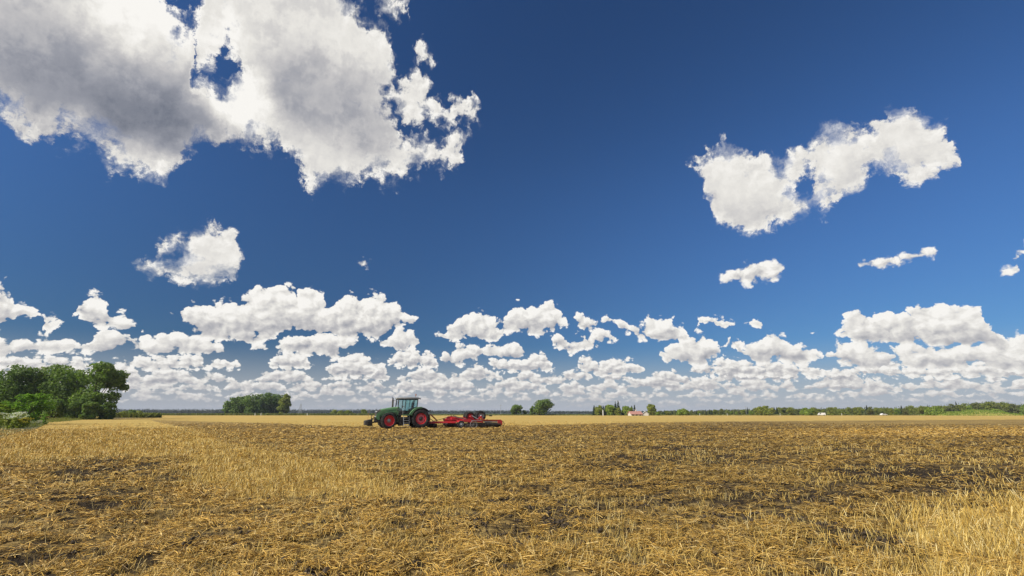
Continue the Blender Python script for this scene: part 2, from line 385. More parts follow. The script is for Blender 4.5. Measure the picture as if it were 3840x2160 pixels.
# outlines are taken on the ground (metres), converted once from points seen in the photo
FAR_EDGE = [(-9000,1054),(350,1055),(500,1060),(700,1065),(900,1074),(1288,1071),(1600,1063),(1900,1059.5),(2576,1055),(9000,1050)]
P_LEFT = [(-3000,1000),(372,1050),(385,1060),(505,1083),(560,1112),(700,1138),(800,1160),(975,1212),(1060,1252),(900,1256),(650,1242),(500,1222),(462,1187),(470,1150),(250,1148),(0,1172),(-3000,1320)]
P_RIGHT = [(2275,1330),(2340,1300),(2413,1278),(2490,1262),(2576,1255),(4000,1190),(4000,2400),(2440,1600),(2363,1449),(2288,1372)]
def stub_mask(x, y):
    """1 where stubble stands, 0 where the soil has been worked"""
    r = np.hypot(x, y); j = np.minimum(1.0, r/12)
    xx = x+(fbm(x*0.8, y*0.8, 3, 3)-0.5)*1.6*j; yy = y+(fbm(x*0.8, y*0.8, 3, 9)-0.5)*2.4*j
    px, py = to_px(xx, yy)
    fx = np.array([p[0] for p in FAR_EDGE], float); fy = np.array([p[1] for p in FAR_EDGE], float)
    far = py < np.interp(px, fx, fy)
    m = far | inside(px, py, P_LEFT) | inside(px, py, P_RIGHT)
    return np.where(y > 1.0, m, False).astype(float)
BARE = [(1700,1150,330,30,.7),(2330,1190,420,28,.75),(1290,1272,260,20,.7),(250,1262,210,26,.6),(300,1180,220,24,.5),(1500,1330,330,24,.45),(2060,1080,900,16,.35),(700,1072,420,9,.30),(1250,1100,500,12,.35),(1950,1255,360,22,.5),(2150,1350,300,26,.4),(60,1400,240,26,.5),(1900,1420,300,24,.4),(1100,1440,330,18,.4)]
def pale(px, py):
    """a strip on the right where more straw was left lying"""
    return np.clip(1.15-((px-2500)/750)**2-((py-1090+(px-2100)*.010)/15)**2, 0, 1)
def bare(x, y):
    """how much dark soil shows, from 0 to 1: belts turned over more deeply than the rest"""
    w = (fbm(x*.35, y*.35, 4, 51, .6)-.5); px, py = to_px(x+w*3.0*np.minimum(1, np.hypot(x, y)/15), y*(1+w*.30)); o = np.zeros(x.shape)
    for cx, cy, rx, ry, a in BARE: o = np.maximum(o, a*np.clip(1.25-((px-cx)/rx)**2-((py-cy)/ry)**2, 0, 1))
    o = np.maximum(o, .30*np.clip((px-1000)/600, 0, 1)*np.clip((1440-py)/120, 0, 1))
    return np.clip(o+(fbm(x*.8, y*.8, 3, 53)-.5)*.5*(o > .01)-.7*pale(px, py), -.4, 1)
def hgt(x, y, st=None):
    if st is None: st = stub_mask(x, y)
    r = np.hypot(x, y); fade = np.clip(1.3-r/70, 0.0, 1)
    h = (fbm(x*2.3, y*2.3, 4, 21, 0.55)-0.5)*0.13+(fbm(x*0.5, y*0.5, 2, 31)-0.5)*0.10
    return h*fade*(1-0.6*st)

straw_cols = np.array([(0.66,0.49,0.16),(0.60,0.41,0.10),(0.50,0.32,0.07),(0.72,0.58,0.27),(0.33,0.225,0.065),(0.20,0.14,0.055)])

mF, gF, bF, oF = new_mat('field_soil_and_straw')
pos = gF.n('ShaderNodeNewGeometry').outputs['Position']
stA = gF.n('ShaderNodeAttribute', attribute_name='stub').outputs['Fac']
fine = gF.noise(pos, 11.0, 5, 0.65); mid = gF.noise(pos, 3.2, 5, 0.65)
streak = gF.noise(gF.v('MULTIPLY', pos, (0.035, 0.16, 1.0)), 1.0, 4, 0.6)
patch = gF.noise(pos, 0.22, 4, 0.6)
# worked soil with chopped straw lying on it
soilA = gF.n('ShaderNodeAttribute', attribute_name='bare').outputs['Fac']
cov = gF.m('MULTIPLY_ADD', soilA, -0.25, gF.m('ADD', gF.m('MULTIPLY', mid, 0.9), gF.m('ADD', gF.m('MULTIPLY', fine, 0.7), gF.m('MULTIPLY_ADD', streak, 0.75, gF.m('MULTIPLY', patch, 0.5)))))
soil = gF.ramp(fine, [(0.3, (0.018, 0.013, 0.008)), (0.55, (0.050, 0.034, 0.018)), (0.75, (0.12, 0.085, 0.04))])
strw = gF.ramp(mid, [(0.3, (0.25, 0.165, 0.05)), (0.5, (0.38, 0.255, 0.08)), (0.7, (0.50, 0.35, 0.13))])
till = gF.mix(gF.step(cov, 1.22, 1.66), soil, strw)
# standing stubble: rows of cut stalks, gold, with wheelings
sepp = gF.n('ShaderNodeSeparateXYZ'); gF.link(pos, sepp.inputs[0])
dst = gF.v('LENGTH', pos)
warpx = gF.m('MULTIPLY_ADD', gF.noise(pos, 0.05, 2, 0.5), 9.0, sepp.outputs[0])
rows = gF.m('SINE', gF.m('MULTIPLY', gF.m('MULTIPLY_ADD', sepp.outputs[1], 0.35, warpx), 6.5))
rows = gF.m('MULTIPLY', rows, gF.step(dst, 30, 110, 0.10, 0.0))
stc = gF.m('ADD', rows, gF.m('ADD', gF.m('MULTIPLY', fine, 0.5), gF.m('MULTIPLY_ADD', streak, 0.45, gF.m('MULTIPLY', mid, 0.35))))
stub = gF.ramp(stc, [(0.42, (0.32, 0.21, 0.055)), (0.62, (0.54, 0.37, 0.10)), (0.80, (0.65, 0.47, 0.155)), (1.0, (0.73, 0.55, 0.21))])
base = gF.mix(stA, till, stub)
gF.link(base, bF.inputs['Base Color']); bF.inputs['Roughness'].default_value = 0.95
bF.inputs['Specular IOR Level'].default_value = 0.15
bp = gF.n('ShaderNodeBump'); bp.inputs['Strength'].default_value = 0.9; bp.inputs['Distance'].default_value = 0.06
gF.link(gF.m('MULTIPLY_ADD', fine, 1.6, mid), bp.inputs['Height']); gF.link(bp.outputs[0], bF.inputs['Normal'])

rad = np.concatenate([[0.6, 1.5, 2.5, 3.5], np.geomspace(4.2, 70, 430), np.geomspace(73, 6000, 90)])
angf = np.radians(np.linspace(-52, 52, 540)); angb = np.radians(np.linspace(52, 308, 66)[1:-1])
ang = np.concatenate([angf, angb]); na, nr = len(ang), len(rad)
RR, AA = np.meshgrid(rad, ang, indexing='ij')
gx, gy = RR*np.sin(AA), RR*np.cos(AA)
gs = stub_mask(gx, gy); gz = hgt(gx, gy, gs); gb = np.where(gy > 1, bare(gx, np.maximum(gy, 1.0)), 0)
V = np.stack([gx, gy, gz], -1).reshape(-1, 3); V = np.vstack([V, [[0, 0, 0]]])
ii, jj = np.meshgrid(np.arange(nr-1), np.arange(na), indexing='ij'); j2 = (jj+1) % na
F4 = np.stack([ii*na+jj, ii*na+j2, (ii+1)*na+j2, (ii+1)*na+jj], -1)[..., ::-1].reshape(-1)
me = quick_mesh('field', V, F4, 4, [mF], smooth=True)
at = me.attributes.new('stub', 'FLOAT', 'POINT'); at.data.foreach_set('value', np.append(gs.ravel(), 0).astype(np.float32))
at = me.attributes.new('bare', 'FLOAT', 'POINT'); gb = gb-0.9*np.clip((np.hypot(gx, gy)-55)/70, 0, 1)   # farther out the litter is part of the surface
at.data.foreach_set('value', np.append(gb.ravel(), 0).astype(np.float32))
field = tag(link('field', me), 'flat harvested grain field of golden stubble and worked soil', kind='structure')

# straw ---------------------------------------------------------------
mS, gS, bS, oS = new_mat('straw')
ta = gS.n('ShaderNodeAttribute', attribute_name='tint').outputs['Color']
gS.link(ta, bS.inputs['Base Color']); bS.inputs['Roughness'].default_value = 0.55; bS.inputs['Specular IOR Level'].default_value = 0.25
rs = np.random.RandomState(7)
def sample_polar(n, r0, r1, power, a0=-48, a1=48):
    """n ground points, areal density falling as r**-power"""
    e = 2-power; u = rs.rand(n)
    r = (r0**e+u*(r1**e-r0**e))**(1/e) if abs(e) > 1e-6 else r0*(r1/r0)**u
    a = np.radians(a0+(a1-a0)*rs.rand(n))
    return r*np.sin(a), r*np.cos(a), r
def tints(n, w=None, dark=0.0):
    c = straw_cols[rs.choice(len(straw_cols), n, p=w)]*(0.8+0.4*rs.rand(n, 1))
    return np.hstack([c*(1-dark), np.ones((n, 1))])
def lying(x, y, r, L, Wd, zoff):
    n = len(x); th = fbm(x*1.3, y*1.3, 2, 44)*9+rs.randn(n)*0.7; ti = rs.randn(n)*0.22
    d = np.stack([np.cos(th)*np.cos(ti), np.sin(th)*np.cos(ti), np.sin(ti)], -1)
    s = np.stack([-np.sin(th), np.cos(th), rs.randn(n)*0.6], -1); s /= np.linalg.norm(s, axis=1)[:, None]
    c = np.stack([x, y, hgt(x, y)+zoff+abs(np.sin(ti))*L*0.35], -1)
    L = L[:, None]; Wd = Wd[:, None]; bend = np.zeros((n, 3)); bend[:, 2] = rs.rand(n)*0.10*L[:, 0]
    v = np.stack([c-d*L/2-s*Wd/2, c-d*L/2+s*Wd/2, c+bend-s*Wd/2, c+bend+s*Wd/2, c+d*L/2-s*Wd/2, c+d*L/2+s*Wd/2], 1).reshape(-1, 3)
    b = np.arange(n)[:, None]*6
    f = np.concatenate([b+np.array([[0, 1, 3, 2]]), b+np.array([[2, 3, 5, 4]])], 1).reshape(-1)
    return v, f
def standing(x, y, H, Wd, lean):
    n = len(x); th = rs.rand(n)*6.283; la = rs.randn(n)*lean; lb = rs.randn(n)*lean
    c = np.stack([x, y, hgt(x, y)-0.01], -1); t = c+np.stack([la*H, lb*H, H], -1)
    s = np.stack([np.cos(th), np.sin(th), np.zeros(n)], -1)*Wd[:, None]/2
    v = np.stack([c-s, c+s, t+s*0.8, t-s*0.8], 1).reshape(-1, 3)
    return v, (np.arange(n)[:, None]*4+np.array([[0, 1, 2, 3]])).reshape(-1)
# loose straw on the worked ground
x, y, r = sample_polar(int(760000*DENS), 4.6, 115, 2.0)
st = stub_mask(x, y)
clump = fbm(x*2.8, y*2.8, 3, 61, 0.65); wide = fbm(x*0.25, y*0.45, 3, 71)
keep = rs.rand(len(x)) < np.clip((clump*1.45+wide*0.40-0.76-0.30*bare(x, y))*4.0, 0.03, 1.0)*np.where(st > 0, 0.40, 1.0)*np.clip((118-r)/60, 0, 1)
x, y, r, cl = x[keep], y[keep], r[keep], clump[keep]
n = len(x); sc = np.maximum(1, np.minimum(r, 60)/10)**0.45
v, f = lying(x, y, r, (0.05+0.14*rs.rand(n)**1.6)*sc, (0.004+0.0042*rs.rand(n))*np.maximum(1, r/8)**0.8, rs.rand(n)*0.05+(cl-0.45)*0.06)
pxx, pyy = to_px(x, y); dull = np.clip((pxx-900)/900, 0, 1)*np.clip((1470-pyy)/200, .25, 1)*(st[keep] < .5)*(1-pale(pxx, pyy))
tt_ = tints(n, [.17,.22,.22,.07,.20,.12]); tt_[:, :3] *= (1-.33*dull)[:, None]*np.array([1.08, .98, .87]); tn = np.repeat(tt_, 6, axis=0)
ls = link('loose_straw', quick_mesh('loose_straw', v, f, 4, [mS], tn)); tag(ls, 'chopped yellow straw scattered over the worked soil', 'straw', kind='stuff')
# clods of dark soil turned up between the straw
x, y, r = sample_polar(int(62000*DENS), 4.8, 60, 1.9); cb = fbm(x*1.2, y*1.2, 3, 141)
k = (stub_mask(x, y) < .5) & (rs.rand(len(x)) < np.clip((cb-.50)*4+.35*np.maximum(bare(x, y), 0), .04, .8)); x, y, r = x[k], y[k], r[k]; n = len(x)
oc = np.array([(1, 0, 0), (0, 1, 0), (-1, 0, 0), (0, -1, 0), (0, 0, 1), (.7, .7, .5), (-.7, .5, .6), (0, 0, -1)], float)
of = np.array([(0, 1, 5), (0, 5, 4), (5, 1, 4), (1, 2, 6), (1, 6, 4), (6, 2, 4), (2, 3, 4), (3, 0, 4), (1, 0, 7), (2, 1, 7), (3, 2, 7), (0, 3, 7)])
sz = (.010+.034*rs.rand(n)**2.4)*np.maximum(1, r/14)**.35
v = oc[None]*sz[:, None, None]*(.6+.8*rs.rand(n, 8, 1)); v[..., 2] *= .8; v += np.stack([x, y, hgt(x, y)+.012+sz*.3], -1)[:, None]
f = (np.arange(n)[:, None, None]*8+of[None]).reshape(-1)
mC, gC, bC, oC = new_mat('soil_clods'); gC.link(gC.ramp(gC.noise(gC.n('ShaderNodeNewGeometry').outputs['Position'], 20, 3, .6), [(.3, (.022, .015, .009)), (.7, (.085, .058, .032))]), bC.inputs['Base Color']); bC.inputs['Roughness'].default_value = .95
tag(link('soil_clods', quick_mesh('soil_clods', v.reshape(-1, 3), f, 3, [mC])), 'dark crumbly clods of turned soil lying among the straw', 'soil', kind='stuff')
# standing stubble
xs, ys, hs, ws = [], [], [], []
def rowsnap(x, y, sp=0.14, a=0.35):
    c, s = math.cos(a), math.sin(a); u = x*c+y*s; v_ = -x*s+y*c
    u2 = np.round(u/sp)*sp+rs.randn(len(x))*sp*0.16
    return u2*c-v_*s, u2*s+v_*c
x, y, r = sample_polar(int(420000*DENS), 4.8, 75, 1.6); x, y = rowsnap(x, y)
st = stub_mask(x+rs.randn(len(x))*(.25+r*.022), y+rs.randn(len(x))*(.25+r*.04)); k = (st > 0) & (rs.rand(len(x)) < np.clip(fbm(x*1.1, y*1.1, 3, 81)*3.2-0.95, 0.08, 1)); x, y, r = x[k], y[k], r[k]
rightp = (x > 3) & (y < 14)
xs.append(x); ys.append(y); hs.append(np.where(rightp, 0.10+0.13*rs.rand(len(x)), 0.08+0.09*rs.rand(len(x)))); ws.append((0.005+0.003*rs.rand(len(x)))*np.maximum(1, r/8)**0.85)
# scattered upright stalks left in the worked ground
x, y, r = sample_polar(int(70000*DENS), 4.8, 40, 1.8); k = (stub_mask(x, y) == 0) & (rs.rand(len(x)) < np.clip(fbm(x*0.7, y*0.7, 3, 91)*4-1.75, 0.02, 1)); x, y, r = x[k], y[k], r[k]
xs.append(x); ys.append(y); hs.append(0.06+0.12*rs.rand(len(x))); ws.append(0.005*np.maximum(1, r/8)**0.85)
x, y, h, w = map(np.concatenate, (xs, ys, hs, ws))
v, f = standing(x, y, h, w, 0.38)
tt_ = tints(len(x), [.24,.27,.20,.12,.11,.06]); tt_[:, :3] *= .95; tn = np.repeat(tt_, 4, axis=0)
ss = link('stubble', quick_mesh('stubble', v, f, 4, [mS], tn)); tag(ss, 'rows of cut golden stalks still standing in the field', 'stubble', kind='stuff')
# ------------------------------------------------------------ mesh builder
class MB:
    def __init__(s): s.v = []; s.f = []; s.sm = []
    def add(s, vs, fs, smooth=False):
        b = len(s.v); s.v += [tuple(p) for p in vs]; s.f += [tuple(b+i for i in f) for f in fs]; s.sm += [smooth]*len(fs)
    def box(s, c, d, rot=None, bev=0.0):
        x, y, z = d[0]/2, d[1]/2, d[2]/2; b = min(bev, x*.9, y*.9, z*.9)
        M = rot or Matrix.Identity(3); c = Vector(c)
        if b <= 0:
            vs = [Vector((i*x, j*y, k*z)) for k in (-1, 1) for j in (-1, 1) for i in (-1, 1)]
            fs = [(0, 2, 3, 1), (4, 5, 7, 6), (0, 1, 5, 4), (2, 6, 7, 3), (0, 4, 6, 2), (1, 3, 7, 5)]
        else:
            ring = lambda h, e: [Vector((sx*(x-e), sy*(y-e), h)) if 0 else Vector(p+(h,)) for p in
                ((x-e-b, y-e), (x-e, y-e-b), (x-e, -y+e+b), (x-e-b, -y+e), (-x+e+b, -y+e), (-x+e, -y+e+b), (-x+e, y-e-b), (-x+e+b, y-e))]
            vs = ring(-z, b*.6)+ring(-z+b, 0)+ring(z-b, 0)+ring(z, b*.6)
            fs = [tuple(range(8)), tuple(reversed(range(24, 32)))]
            for r in range(3):
                for i in range(8): fs.append((r*8+i, r*8+8+i, r*8+8+(i+1) % 8, r*8+(i+1) % 8))
        s.add([c+M@p for p in vs], fs)
    def beam(s, p0, p1, w, h=None, bev=0.0):
        p0, p1 = Vector(p0), Vector(p1); d = p1-p0; h = h or w
        x = d.normalized(); up = Vector((0, 0, 1)) if abs(x.z) < 0.95 else Vector((0, 1, 0))
        y = up.cross(x).normalized(); z = x.cross(y)
        s.box((p0+p1)/2, (d.length, w, h), Matrix((x, y, z)).transposed(), bev)
    def tube(s, pts, r, n=8, r2=None, cap=True):
        pts = [Vector(p) for p in pts]; m = len(pts); vs = []; fs = []
        for i, p in enumerate(pts):
            d = (pts[min(i+1, m-1)]-pts[max(i-1, 0)]).normalized()
            up = Vector((0, 0, 1)) if abs(d.z) < 0.9 else Vector((1, 0, 0))
            a = up.cross(d).normalized(); b = d.cross(a); rr = r if r2 is None else r+(r2-r)*i/(m-1)
            for k in range(n):
                t = 2*math.pi*k/n; vs.append(p+a*math.cos(t)*rr+b*math.sin(t)*rr)
        for i in range(m-1):
            for k in range(n): fs.append((i*n+k, i*n+(k+1) % n, (i+1)*n+(k+1) % n, (i+1)*n+k))
        if cap: fs += [tuple(reversed(range(n))), tuple(range((m-1)*n, m*n))]
        s.add(vs, fs, n > 5)
    def lathe(s, prof, c, n=32, axis='Y', steer=0.0):
        """prof: (radius, offset along the axis)"""
        c = Vector(c); vs = []; fs = []; m = len(prof)
        for r, o in prof:
            for k in range(n):
                t = 2*math.pi*k/n
                p = {'Y': Vector((r*math.cos(t), o, r*math.sin(t))), 'Z': Vector((r*math.cos(t), r*math.sin(t), o)), 'X': Vector((o, r*math.cos(t), r*math.sin(t)))}[axis]
                if steer: p = Matrix.Rotation(steer, 3, 'Z')@p
                vs.append(c+p)
        for i in range(m-1):
            for k in range(n): fs.append((i*n+k, i*n+(k+1) % n, (i+1)*n+(k+1) % n, (i+1)*n+k))
        s.add(vs, fs, True)
    def prism(s, poly, y0, y1, f=None):
        """polygon in X-Z pushed from y0 to y1"""
        n = len(poly); vs = [(x, y0, z) for x, z in poly]+[(x, y1, z) for x, z in poly]
        s.add(vs, [tuple(reversed(range(n))), tuple(range(n, 2*n))]+[(i, (i+1) % n, n+(i+1) % n, n+i) for i in range(n)])
    def loft(s, secs, smooth=True, cap=True):
        n = len(secs[0]); vs = [p for q in secs for p in q]; fs = []
        for i in range(len(secs)-1):
            for k in range(n): fs.append((i*n+k, i*n+(k+1) % n, (i+1)*n+(k+1) % n, (i+1)*n+k))
        if cap: fs += [tuple(reversed(range(n))), tuple(range((len(secs)-1)*n, len(secs)*n))]
        s.add(vs, fs, smooth)
    def build(s, name, mat, parent=None, loc=None):
        me = bpy.data.meshes.new(name); me.from_pydata(s.v, [], s.f)
        for p, q in zip(me.polygons, s.sm): p.use_smooth = q
        me.materials.append(mat)
        bm = bmesh.new(); bm.from_mesh(me); bmesh.ops.recalc_face_normals(bm, faces=bm.faces)
        for e in bm.edges:
            if len(e.link_faces) == 2 and e.calc_face_angle(0) > 0.7: e.smooth = False
        bm.to_mesh(me); bm.free()
        return link(name, me, parent, loc)
def empty(name, loc, rz=0.0):
    o = bpy.data.objects.new(name, None); COL.objects.link(o); o.location = loc; o.rotation_euler = (0, 0, rz); o.empty_display_size = 0.5
    return o
def copy_tree(o, parent=None):
    c = o.copy(); COL.objects.link(c); c.parent = parent
    for ch in list(o.children): copy_tree(ch, c)
    return c
def paint(name, col, rough=0.45, dirt=0.25, metal=0.0, dirtcol=(0.22, 0.17, 0.11), spec=0.4, scale=3.0):
    m, gg, b, o = new_mat(name)
    tcx = gg.n('ShaderNodeTexCoord').outputs['Object']
    n1 = gg.noise(tcx, scale, 5, 0.65); n2 = gg.noise(tcx, scale*6, 3, 0.6)
    f = gg.m('MULTIPLY', gg.step(gg.m('MULTIPLY_ADD', n2, 0.4, n1), 0.55, 0.95), dirt)
    gg.link(gg.mix(f, col, dirtcol), b.inputs['Base Color'])
    gg.link(gg.m('MULTIPLY_ADD', n1, 0.3, rough-0.12), b.inputs['Roughness']); b.inputs['Metallic'].default_value = metal
    b.inputs['Specular IOR Level'].default_value = spec
    return m
M_green = paint('tractor_green', (0.10, 0.25, 0.11), 0.38, 0.4)
M_dgreen = paint('dark_green_panel', (0.03, 0.08, 0.04), 0.45, 0.35)
M_blackp = paint('black_plastic', (0.014, 0.014, 0.016), 0.55, 0.45)
M_rubber = paint('tyre_rubber', (0.016, 0.016, 0.018), 0.8, 0.55, dirtcol=(0.10, 0.08, 0.06))
M_redrim = paint('red_rim', (0.72, 0.022, 0.035), 0.4, 0.3, dirtcol=(0.42, 0.16, 0.12))
M_pinkrim = paint('sunlit_red_disc', (0.80, 0.15, 0.17), 0.5, 0.3, dirtcol=(0.45, 0.22, 0.18))  # rim red paled to pink, sunlight put into the colour
M_harrow = paint('harrow_red', (0.60, 0.016, 0.030), 0.35, 0.35)
M_orange = paint('faded_red', (0.34, 0.055, 0.018), 0.5, 0.4)
M_steel = paint('bare_steel', (0.42, 0.42, 0.42), 0.35, 0.4, metal=0.7)
M_dsteel = paint('dark_steel', (0.055, 0.05, 0.048), 0.5, 0.5, metal=0.5)
M_white = paint('white_paint', (0.78, 0.78, 0.76), 0.4, 0.15)
M_grey = paint('grey_paint', (0.36, 0.37, 0.37), 0.45, 0.3)
M_seat = paint('seat_cloth', (0.06, 0.06, 0.07), 0.8, 0.2)
M_glass, gg, bb, oo = new_mat('tinted_glass')
gt = gg.n('ShaderNodeBsdfTransparent'); gt.inputs[0].default_value = (0.72, 0.86, 0.85, 1)
gl = gg.n('ShaderNodeBsdfGlossy'); gl.inputs['Roughness'].default_value = 0.03; gl.inputs[0].default_value = (0.9, 0.95, 0.97, 1)
fr = gg.n('ShaderNodeFresnel'); fr.inputs[0].default_value = 1.6
mx = gg.n('ShaderNodeMixShader'); gg.link(fr.outputs[0], mx.inputs[0]); gg.link(gt.outputs[0], mx.inputs[1]); gg.link(gl.outputs[0], mx.inputs[2]); gg.link(mx.outputs[0], oo.inputs[0])
M_lens = paint('lamp_lens', (0.75, 0.76, 0.74), 0.12, 0.1, spec=0.8)
M_amber = paint('amber_lens', (0.35, 0.10, 0.015), 0.2, 0.1, spec=0.8)

# ------------------------------------------------------------ tractor
YAW = math.pi+R(25.0)
T0 = (-11.10, 62.46, 0.0)
tr = tag(empty('tractor', T0, YAW), 'green farm tractor with red wheel rims and a front weight, pulling the red harrow', 'tractor')
def wheel(name, x, y, r, w, rimr, side, disc, hubr, hubmat, steer=0.0, parent=tr, lugs=20, mtyre=M_rubber, mrim=M_redrim, z=None):
    """tyre with chevron lugs, dished rim and hub; the outer face looks to +Y when side is 1"""
    c = (x, y, r if z is None else z); s_ = side
    t = MB(); hw = w/2
    t.lathe([(rimr, -hw*.82), (rimr+.05*r, -hw*.95), (r*.86, -hw), (r*.94, -hw*.86), (r*.955, -hw*.4), (r*.958, 0), (r*.955, hw*.4), (r*.94, hw*.86), (r*.86, hw), (rimr+.05*r, hw*.95), (rimr, hw*.82), (rimr*.97, 0), (rimr, -hw*.82)], c, 48, steer=steer)
    MZ = Matrix.Rotation(steer, 3, 'Z')
    for k in range(lugs*2):
        a = math.pi*k/lugs; sd_ = 1 if k % 2 else -1
        rot = MZ@Matrix.Rotation(-a, 3, 'Y')@Matrix.Rotation(sd_*0.75, 3, 'X')
        ctr = Vector(c)+MZ@(Matrix.Rotation(-a, 3, 'Y')@Vector((r*.955, sd_*hw*.48, 0)))
        t.box(ctr, (r*.075, hw*1.12, r*.055), rot)
    wh = t.build('tyre', mtyre)
    e = empty(name, (0, 0, 0)); e.parent = parent; wh.parent = e
    m = MB(); d = s_*hw
    m.lathe([(rimr*1.0, d*.80), (rimr*1.03, d*.88), (rimr*.96, d*.86), (rimr*.90, d*.55), (rimr*.86, disc*d), (hubr*1.7, disc*d*.9), (hubr*1.0, disc*d*.92), (0.001, disc*d*.92)], c, 40, steer=steer)
    m.lathe([(rimr*1.0, -d*.80), (rimr*.9, -d*.5), (rimr*.88, disc*d)], c, 32, steer=steer)
    m.build('rim', mrim, e)
    h = MB(); off = disc*d
    h.lathe([(hubr, off*.9), (hubr, off+s_*.10), (hubr*.75, off+s_*.15), (hubr*.35, off+s_*.17), (.001, off+s_*.17)], c, 20, steer=steer)
    for k in range(10):
        a = 2*math.pi*k/10; p = Vector(c)+MZ@Vector((math.cos(a)*hubr*1.25, off+s_*.03, math.sin(a)*hubr*1.25))
        h.lathe([(.028, 0), (.028, s_*.05), (.001, s_*.05)], p, 6)
    h.build('hub', hubmat, e)
    return e
RF, RR_, XF = 0.88, 1.075, 3.65
wr = wheel('rear_wheel', 0, 1.02, RR_, .70, .60, 1, .45, .20, M_dsteel); wheel('rear_wheel', 0, -1.02, RR_, .70, .60, -1, .45, .20, M_dsteel)
wheel('front_wheel', XF, 0.98, RF, .60, .57, 1, .12, .18, M_grey, steer=R(4)); wheel('front_wheel', XF, -0.98, RF, .60, .57, -1, .12, .18, M_grey, steer=R(4))
# scalloped centre disc of the rear rims, sunlit pink painted into its colour
for sy in (1, -1):
    m = MB(); y = sy*(1.02+.35*.47); n = 48; vs = []; fs = []
    for k in range(n):
        a = 2*math.pi*k/n; ro = .46+.035*math.cos(8*a)
        vs += [(ro*math.cos(a), y+sy*.055, RR_+ro*math.sin(a)), (.22*math.cos(a), y+sy*.055, RR_+.22*math.sin(a)), (ro*math.cos(a), y, RR_+ro*math.sin(a))]
    for k in range(n):
        q = (k+1) % n; fs += [(3*k, 3*q, 3*q+1, 3*k+1), (3*k, 3*k+2, 3*q+2, 3*q)]
    m.add(vs, fs); m.build('rim_disc', M_pinkrim, tr.children[0] if sy > 0 else tr.children[1])
def rsec(x, hw, z0, z1, rnd=0.35, n=6):
    """rounded cross-section of the bonnet at x"""
    h = z1-z0; r = min(hw, h)*rnd; pts = []
    for cy, cz, a0 in ((hw-r, z1-r, 0), (-hw+r, z1-r, 90), (-hw+r*.4, z0+r*.4, 180), (hw-r*.4, z0+r*.4, 270)):
        rr = r if cz > (z0+z1)/2 else r*.4
        for i in range(n): a = R(a0+90*i/(n-1)); pts.append((x, cy+rr*math.cos(a), cz+rr*math.sin(a)))
    return pts
m = MB(); m.loft([rsec(2.35, .50, 1.50, 2.42), rsec(2.9, .50, 1.42, 2.40), rsec(3.5, .49, 1.40, 2.33), rsec(4.1, .47, 1.38, 2.22), rsec(4.5, .45, 1.30, 2.12)]); m.build('bonnet', M_green, tr)
m = MB(); m.loft([rsec(4.505, .445, 1.15, 2.11), rsec(4.75, .42, 1.1, 2.04), rsec(4.95, .36, 1.15, 1.90), rsec(5.03, .28, 1.2, 1.72)]); gr = m.build('grille', M_blackp, tr)
for y in (.45, -.45): m = MB(); m.prism([(3.95, 2.15), (4.5, 1.98), (4.95, 1.62), (5.0, 1.2), (4.75, .95), (4.55, 1.0), (4.62, 1.4), (4.35, 1.7), (4.0, 1.85)], y-.03, y+.03); m.build('side_panel', M_green, tr)
for y in (.24, -.24):
    m = MB(); m.box((4.93, y, 1.86), (.12, .2, .10), Matrix.Rotation(.5, 3, 'Y'), .03); m.build('headlight', M_lens, tr)
    m = MB(); m.box((5.0, y*1.25, 1.32), (.08, .12, .14), None, .02); m.build('fog_lamp', M_lens, tr)
m = MB(); m.prism([(2.5, 2.12), (3.9, 1.98), (3.9, 1.94), (2.5, 2.08)], .497, .505); m.prism([(2.7, 1.78), (3.6, 1.80), (3.3, 1.55), (2.7, 1.50)], .495, .51); m.build('bonnet_vent', M_dgreen, tr)
# chassis, engine block, front axle, tank
m = MB(); m.box((2.2, 0, .95), (4.6, .55, .55), None, .05); m.box((3.2, 0, 1.25), (2.2, .75, .4), None, .04); m.box((XF, 0, .85), (.3, 1.4, .28), None, .03); m.box((0.1, 0, 1.05), (.7, 1.3, .6), None, .06); m.box((4.75, 0, .85), (.7, .6, .4), None, .04)
m.build('chassis', M_dsteel, tr)
m = MB(); m.box((1.75, -.8, .85), (1.7, .55, .85), None, .1); m.build('fuel_tank', M_blackp, tr)
m = MB(); m.box((2.25, .78, .78), (.55, .55, .95), None, .08); m.box((1.0, .65, .95), (.5, .4, .7), None, .06); m.beam((2.2, .6, .8), (1.0, .6, .9), .1, .2); m.build('battery_box', M_blackp, tr)
# cab
m = MB(); m.prism([(.55, 1.45), (2.45, 1.45), (2.5, 1.75), (2.2, 2.0), (1.1, 2.0), (.7, 1.9)], -.80, .80); m.box((1.65, 0, 1.5), (1.4, 1.72, .12), None, .03); cabf = m.build('cab_floor', M_blackp, tr)
m = MB()
for y in (.83, -.83):
    sgn = 1 if y > 0 else -1; ty = sgn*.76
    m.beam((2.62, sgn*.66, 1.95), (2.52, sgn*.62, 3.33), .07, .09); m.beam((1.85, y, 1.75), (1.72, ty, 3.33), .06, .14)
    m.beam((.42, y, 2.35), (.30, ty, 3.33), .09, .10); m.beam((.95, y, 2.30), (.85, ty, 3.33), .05, .07)
    m.beam((1.85, y, 1.75), (1.15, y, 1.62), .05, .06); m.beam((1.15, y, 1.62), (.45, y, 2.36), .05, .07)
    m.beam((2.62, sgn*.66, 1.98), (1.85, y, 1.78), .05, .07); m.beam((2.55, sgn*.64, 3.28), (.30, ty, 3.28), .06, .10)
m.beam((2.54, -.64, 3.28), (2.54, .64, 3.28), .07, .1); m.beam((.33, -.76, 3.28), (.33, .76, 3.28), .07, .1); m.beam((.43, -.83, 2.35), (.43, .83, 2.35), .07, .08)
m.build('cab_frame', M_blackp, tr)
m = MB()
